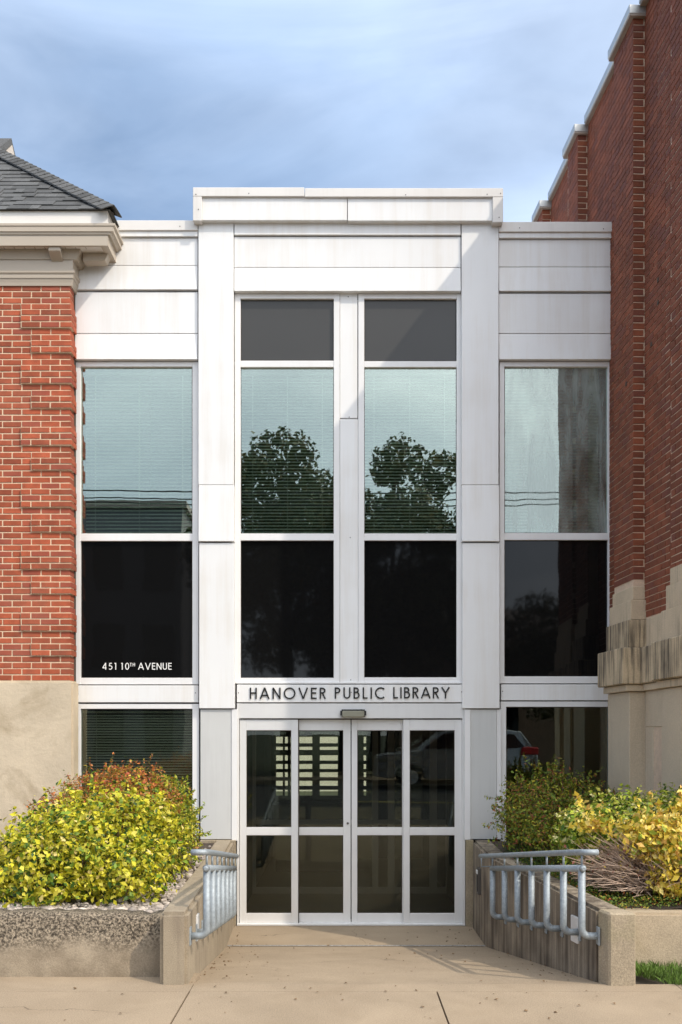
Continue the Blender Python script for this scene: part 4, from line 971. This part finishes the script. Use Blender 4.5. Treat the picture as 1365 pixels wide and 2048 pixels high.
# lawn corner
n = 16000; gx = rng.uniform(2.1, 6.5, n); gy = 7.62-rng.random(n)**.8*(.60+.03*np.sin(gx*9))*np.clip((gx-2.05)/.40, .25, 1)
b = MB(); vs = []; 
for i in range(n):
    x, y = gx[i], gy[i]; h = random.uniform(.035, .085); a = random.random()*6.3; w = .0025; dx_, dy_ = math.cos(a)*w, math.sin(a)*w; lx, ly = random.gauss(0, .02), random.gauss(-.006, .02)
    b.add([(x-dx_, y-dy_, ZS-.01), (x+dx_, y+dy_, ZS-.01), (x+dx_*.6+lx*.5, y+dy_*.6+ly*.5, ZS+h*.6), (x+lx, y+ly, ZS+h)], [(0, 1, 2), (0, 2, 3)], random.random())
gr = b.build('grass', mat('grass_blade', (.12, .20, .03), .6, .25, 6, rnd='attr', rndamt=.4), None, rnd=True); gr['kind'] = 'stuff'
b = MB(); b.box(2.42, 8, 7.12, 7.62, .1, ZS+.006); struct(b.build('lawn_soil', SOIL))
# gravel
def pebble(b, c, r):
    st_ = [(0, 0, 1)]+[(math.cos(a), math.sin(a), .45) for a in (0, 1.26, 2.51, 3.77, 5.03)]+[(math.cos(a+.6), math.sin(a+.6), -.45) for a in (0, 1.26, 2.51, 3.77, 5.03)]+[(0, 0, -1)]
    sx, sy, sz = r*random.uniform(.8, 1.3), r*random.uniform(.7, 1.1), r*random.uniform(.5, .8); an = random.random()*6
    vs = []
    for (x, y, z) in st_:
        k = random.uniform(.8, 1.15); xx, yy = x*sx*k, y*sy*k; vs.append((c[0]+xx*math.cos(an)-yy*math.sin(an), c[1]+xx*math.sin(an)+yy*math.cos(an), c[2]+z*sz*k))
    fs = [(0, 1+i, 1+(i+1) % 5) for i in range(5)]+[(11, 6+(i+1) % 5, 6+i) for i in range(5)]
    for i in range(5): fs += [(1+i, 6+i, 1+(i+1) % 5), (1+(i+1) % 5, 6+i, 6+(i+1) % 5)]
    b.add(vs, fs, random.random())
b = MB()
for k in range(2600):
    if random.random() < .55: X = -1.32-random.random()**1.2*.5; Y = random.uniform(7.55, 10.4)
    elif random.random() < .75: X = random.uniform(-3.2, -1.3); Y = random.uniform(7.50, 7.85)
    else: X = random.uniform(-3.3, -1.3); Y = random.uniform(7.5, 10.8)
    r = random.uniform(.008, .026); pebble(b, (X, Y, soil_l(X, Y)+r*.4), r)
gv = b.build('gravel', GRAV, None, rnd=True); gv['kind'] = 'stuff'; gv.data.shade_smooth()
for k, (px_, py_, r) in enumerate([(470, 1030, .04), (690, 1045, .055), (760, 1040, .05), (995, 940, .035), (640, 1075, .04), (850, 1070, .04), (560, 1068, .035), (1080, 830, .06)]):
    X = PX(px_/2.84, 7.62 if k < 3 or k > 3 and k != 7 else 8.3); Y = 7.60 if k not in (3, 7) else (8.2 if k == 3 else 8.9)
    b = MB(); pebble(b, (0, 0, 0), r); o = b.build('stone', GRAV, None, rnd=True, smooth=True, bevel=0); o.location = (min(X, -1.36), Y, soil_l(X, Y)+r*.45)
    tag(o, ('pale stone at the planter wall, third from the left edge of the bush', 'broad pale stone right of the bush middle on the planter wall edge', 'pale stone beside the broad stone on the planter wall edge', 'rounded pale stone on the gravel strip halfway along the ramp wall', 'small stone just left of the broad pale stone on the wall edge', 'small stone nearest the corner of planter wall and ramp wall', 'small stone leftmost of those on the planter wall edge', 'large flat pale stone deepest in the gravel strip beside the ramp wall')[k], 'stone', 'loose stones in the left planter')

# ------------------------------------------------------------ the street behind the camera (seen mirrored in the glass)
def tree(label, x, y, h, cr, n, seed, lobesn=26, trunk=.28, cols=((.06, .075, .03), (.10, .10, .04), (.14, .115, .05), (.035, .045, .02))):
    rs = random.Random(seed); t = thing('tree', label, 'tree'); lobes = []; z0 = .5
    for k in range(lobesn):
        a = rs.random()*6.28; rr = cr*math.sqrt(rs.random())*.78; zz = z0+h*(.36+.52*rs.random()); fall = 1-.5*abs((zz-z0)/h-.55)*2*.5
        s = cr*rs.uniform(.20, .34); lobes.append((x+rr*math.cos(a)*fall, y+rr*math.sin(a)*fall, zz, s, s, s*.8))
    P, N = blobs(lobes, n, .2, .6); c = pal(P, cols, [1]*len(cols))
    leaf_mesh('crown', P, N, .17, c, LEAFT, t, .7)
    b = MB(); b.tube([(x, y, z0-.2), (x+.1, y, z0+h*.3), (x, y+.1, z0+h*.6), (x+.1, y, z0+h*.85)], trunk, 10, trunk*.25)
    for l in lobes[:14]: b.tube([(x+.05, y, z0+h*rs.uniform(.25, .5)), ((x+l[0])/2, (y+l[1])/2, (l[2]+z0+h*.4)/2+.3), l[:3]], trunk*.35, 6, .03)
    b.build('trunk', BARK, t, smooth=True); rebase(t, (x, y, z0))
tree('tall broad tree across the street mirrored in the left central window', -2.1, -15, 13.2, 4.1, 30000, 3, 46)
tree('second tall tree across the street mirrored in the right central window', 1.9, -15.4, 13.3, 3.1, 20000, 5, 32)
tree('slim tree standing between the two tallest trees across the street', .1, -15.2, 12.2, 2.0, 8000, 17, 20)
tree('shorter tree right of the two tallest trees across the street', 4.3, -15.2, 11.3, 2.0, 8000, 6)
tree('rounded tree across the street mirrored in the black panes', 1.4, -19.5, 10.2, 3.6, 15000, 9)
tree('big tree behind the parked car mirrored in the right black pane', 9.2, -19, 8.0, 4.2, 15000, 12)
tree('dark tree far left across the street', -16.5, -16, 9, 3.6, 12000, 21)
fb = thing('street_building', 'grey flat roofed shop across the street mirrored in the left window', 'building', (0, 0, 0))
b = MB(); b.box(-17, -7.2, -32, -23, .4, 12.3); b.build('wall', mat('grey_shop_wall', (.16, .16, .165), .8, .1, 2), fb)
b = MB(); b.box(-17.2, -7.0, -32.2, -22.8, 12.3, 12.6); b.build('roof', COPEU, fb)
for k in range(4):
    for zz in (1.2, 5, 8.6):
        b = MB(); x = -15.8+k*2.3; b.box(x, x+1.3, -22.99, -22.9, zz, zz+2); b.build('window', BLACKP, fb)
rebase(fb, (-12, -23, .5))
hb = thing('street_house', 'cream rendered house across the street partly behind trees', 'building')
b = MB(); b.box(3, 15, -34, -26, .4, 6); b.build('wall', mat('brick_house_wall', (.25, .16, .11), .85, .1, 3), hb)
b = MB(); b.add([(2.6, -34.4, 6), (15.4, -34.4, 6), (15.4, -25.6, 6), (2.6, -25.6, 6), (4.5, -30, 8.6), (13.5, -30, 8.6)], [(0, 1, 5, 4), (1, 2, 5), (2, 3, 4, 5), (3, 0, 4), (0, 3, 2, 1)]); b.build('roof', COPEU, hb)
for x in (4.5, 7.5, 10.5, 13): b = MB(); b.box(x, x+1, -25.99, -25.9, 2, 3.6); b.build('window', BLACKP, hb)
hb['label'] = 'low brown brick house with hipped roof across the street behind the trees'
rebase(hb, (9, -26, .5))
# utility poles and cables
for i, x in enumerate((-24, 26)):
    t = thing('utility_pole', ('wooden utility pole at the far left of the street', 'wooden utility pole at the far right of the street')[i], 'pole', (x, -10, .5))
    b = MB(); b.tube([(0, 0, 0), (0, 0, 10.6)], .16, 10, .11); b.build('pole_shaft', BARK, t, smooth=True)
    b = MB(); b.box(-.06, .06, -1.1, 1.1, 9.8, 9.95); b.build('crossarm', BARK, t)
for i, (dy_, sag, z) in enumerate(((-.9, .55, 10.5), (0, .9, 10.45), (.9, .75, 10.5))):
    b = MB(); b.tube([(-24+50*k/24, -10+dy_, z-.1-sag*(1-((k-12)/12)**2)) for k in range(25)], .022, 6)
    tag(b.build('power_cable', BLK), ('power cable on the far end of the crossarms', 'power cable in the middle of the crossarms, sagging most', 'power cable on the street end of the crossarms')[i], 'cable')
# parked car
car = thing('parked_car', 'silver sport utility car parked across the street, mirrored in the right ground floor window', 'car')
PAINT = mat('silver_car_paint', (.42, .43, .45), .25, .02, 1, metal=.5); CGL = mat('car_window_glass', (.02, .022, .025), .05, .02, spec=.8)
prof_ = [(0, .35), (0, .72), (.05, .95), (.9, 1.08), (1.25, 1.12), (1.95, 1.66), (2.5, 1.72), (3.6, 1.72), (4.2, 1.66), (4.58, 1.12), (4.66, .95), (4.68, .45), (4.6, .33), (4.0, .30), (3.9, .58), (3.65, .73), (3.4, .73), (3.15, .58), (3.05, .30), (1.45, .28), (1.35, .56), (1.1, .71), (.85, .71), (.6, .56), (.5, .30)]
cx0, cyc, cz = 1.38, -8.0, zr(-8)+.006
b = MB(); nn = len(prof_)
inset = lambda z: .13*max(0, (z-1.1)/.6)
vs = [(x, -.92+inset(z), z) for x, z in prof_]+[(x, .92-inset(z), z) for x, z in prof_]
b.add(vs, [tuple(range(nn)), tuple(range(nn, 2*nn))[::-1]]+[(i, nn+i, nn+(i+1) % nn, (i+1) % nn) for i in range(nn)])
P_ = [b.build('body', PAINT, None, bevel=.02)]
for sy in (-1, 1):
    for poly in ([(1.42, 1.16), (2.0, 1.60), (2.62, 1.62), (2.62, 1.16)], [(2.70, 1.16), (2.70, 1.62), (3.5, 1.62), (3.6, 1.16)], [(3.68, 1.18), (3.60, 1.60), (4.02, 1.58), (4.28, 1.20)]):
        b = MB(); yy = lambda z: sy*(.925-inset(z)); b.add([(x, yy(z), z) for x, z in poly]+[(x, yy(z)-sy*.03, z) for x, z in poly], [(0, 1, 2, 3), (7, 6, 5, 4), (0, 4, 5, 1), (1, 5, 6, 2), (2, 6, 7, 3), (3, 7, 4, 0)]); P_.append(b.build('side_window', CGL, None))
    b = MB(); b.box(4.22, 4.69, min(sy*.70, sy*.935), max(sy*.70, sy*.935), .98, 1.20); P_.append(b.build('tail_light', mat('red_tail_light', (.45, .01, .015), .15, .02), None, bevel=.03))
    b = MB(); b.box(-.01, .35, min(sy*.62, sy*.93), max(sy*.62, sy*.93), .74, .90); P_.append(b.build('headlight', SENS, None, bevel=.03))
    b = MB(); b.tube([(2.0, sy*.72, 1.76), (3.9, sy*.72, 1.76)], .02, 6); P_.append(b.build('roof_rail', SCREW, None))
    for wx in (.98, 3.52):
        b = MB(); b.tube([(wx, sy*.70, .345), (wx, sy*.93, .345)], .345, 28); w = b.build('wheel', BLK, None, bevel=.02)
        b = MB(); b.tube([(wx, sy*.90, .345), (wx, sy*.94, .345)], .22, 20); r_ = b.build('rim', ALU, None); r_.parent = w; P_.append(w)
b = MB(); b.box(4.60, 4.74, -.88, .88, .40, .62); P_.append(b.build('rear_bumper', SCREW, None, bevel=.03))
b = MB(); b.add([(4.245, -.70, 1.58), (4.245, .70, 1.58), (4.59, .74, 1.16), (4.59, -.74, 1.16), (4.2, -.7, 1.58), (4.2, .7, 1.58), (4.54, .74, 1.16), (4.54, -.74, 1.16)], [(0, 1, 2, 3), (7, 6, 5, 4), (0, 4, 5, 1), (1, 5, 6, 2), (2, 6, 7, 3), (3, 7, 4, 0)]); P_.append(b.build('rear_window', CGL, None))
for o in P_: o.parent = car
car.location = (cx0-.35, cyc+.3, cz)
# pale building far behind, seen through the lobby
bb = thing('rear_house', 'pale cream building seen through the lobby windows far behind the doors', 'building')
b = MB(); b.box(-9, 7, 40, 46, -.3, 6); b.build('wall', CREAM, bb)
b = MB(); b.add([(-9.4, 39.6, 6), (7.4, 39.6, 6), (7.4, 46.4, 6), (-9.4, 46.4, 6), (-7, 43, 8), (5, 43, 8)], [(0, 1, 5, 4), (1, 2, 5), (2, 3, 4, 5), (3, 0, 4), (0, 3, 2, 1)]); b.build('roof', COPEU, bb)
rebase(bb, (-1, 40, -.3))
rebase(lib, (PX(700, 11), 11.0, 0)); rebase(old, (-5, YL, 0)); 
rebase(lw, (-1.2, 9, 0)); rebase(rw, (1.6, 9, 0)); rebase(pl, (-4, 7.4, .3)); rebase(pr_, (4, 7.7, .3))
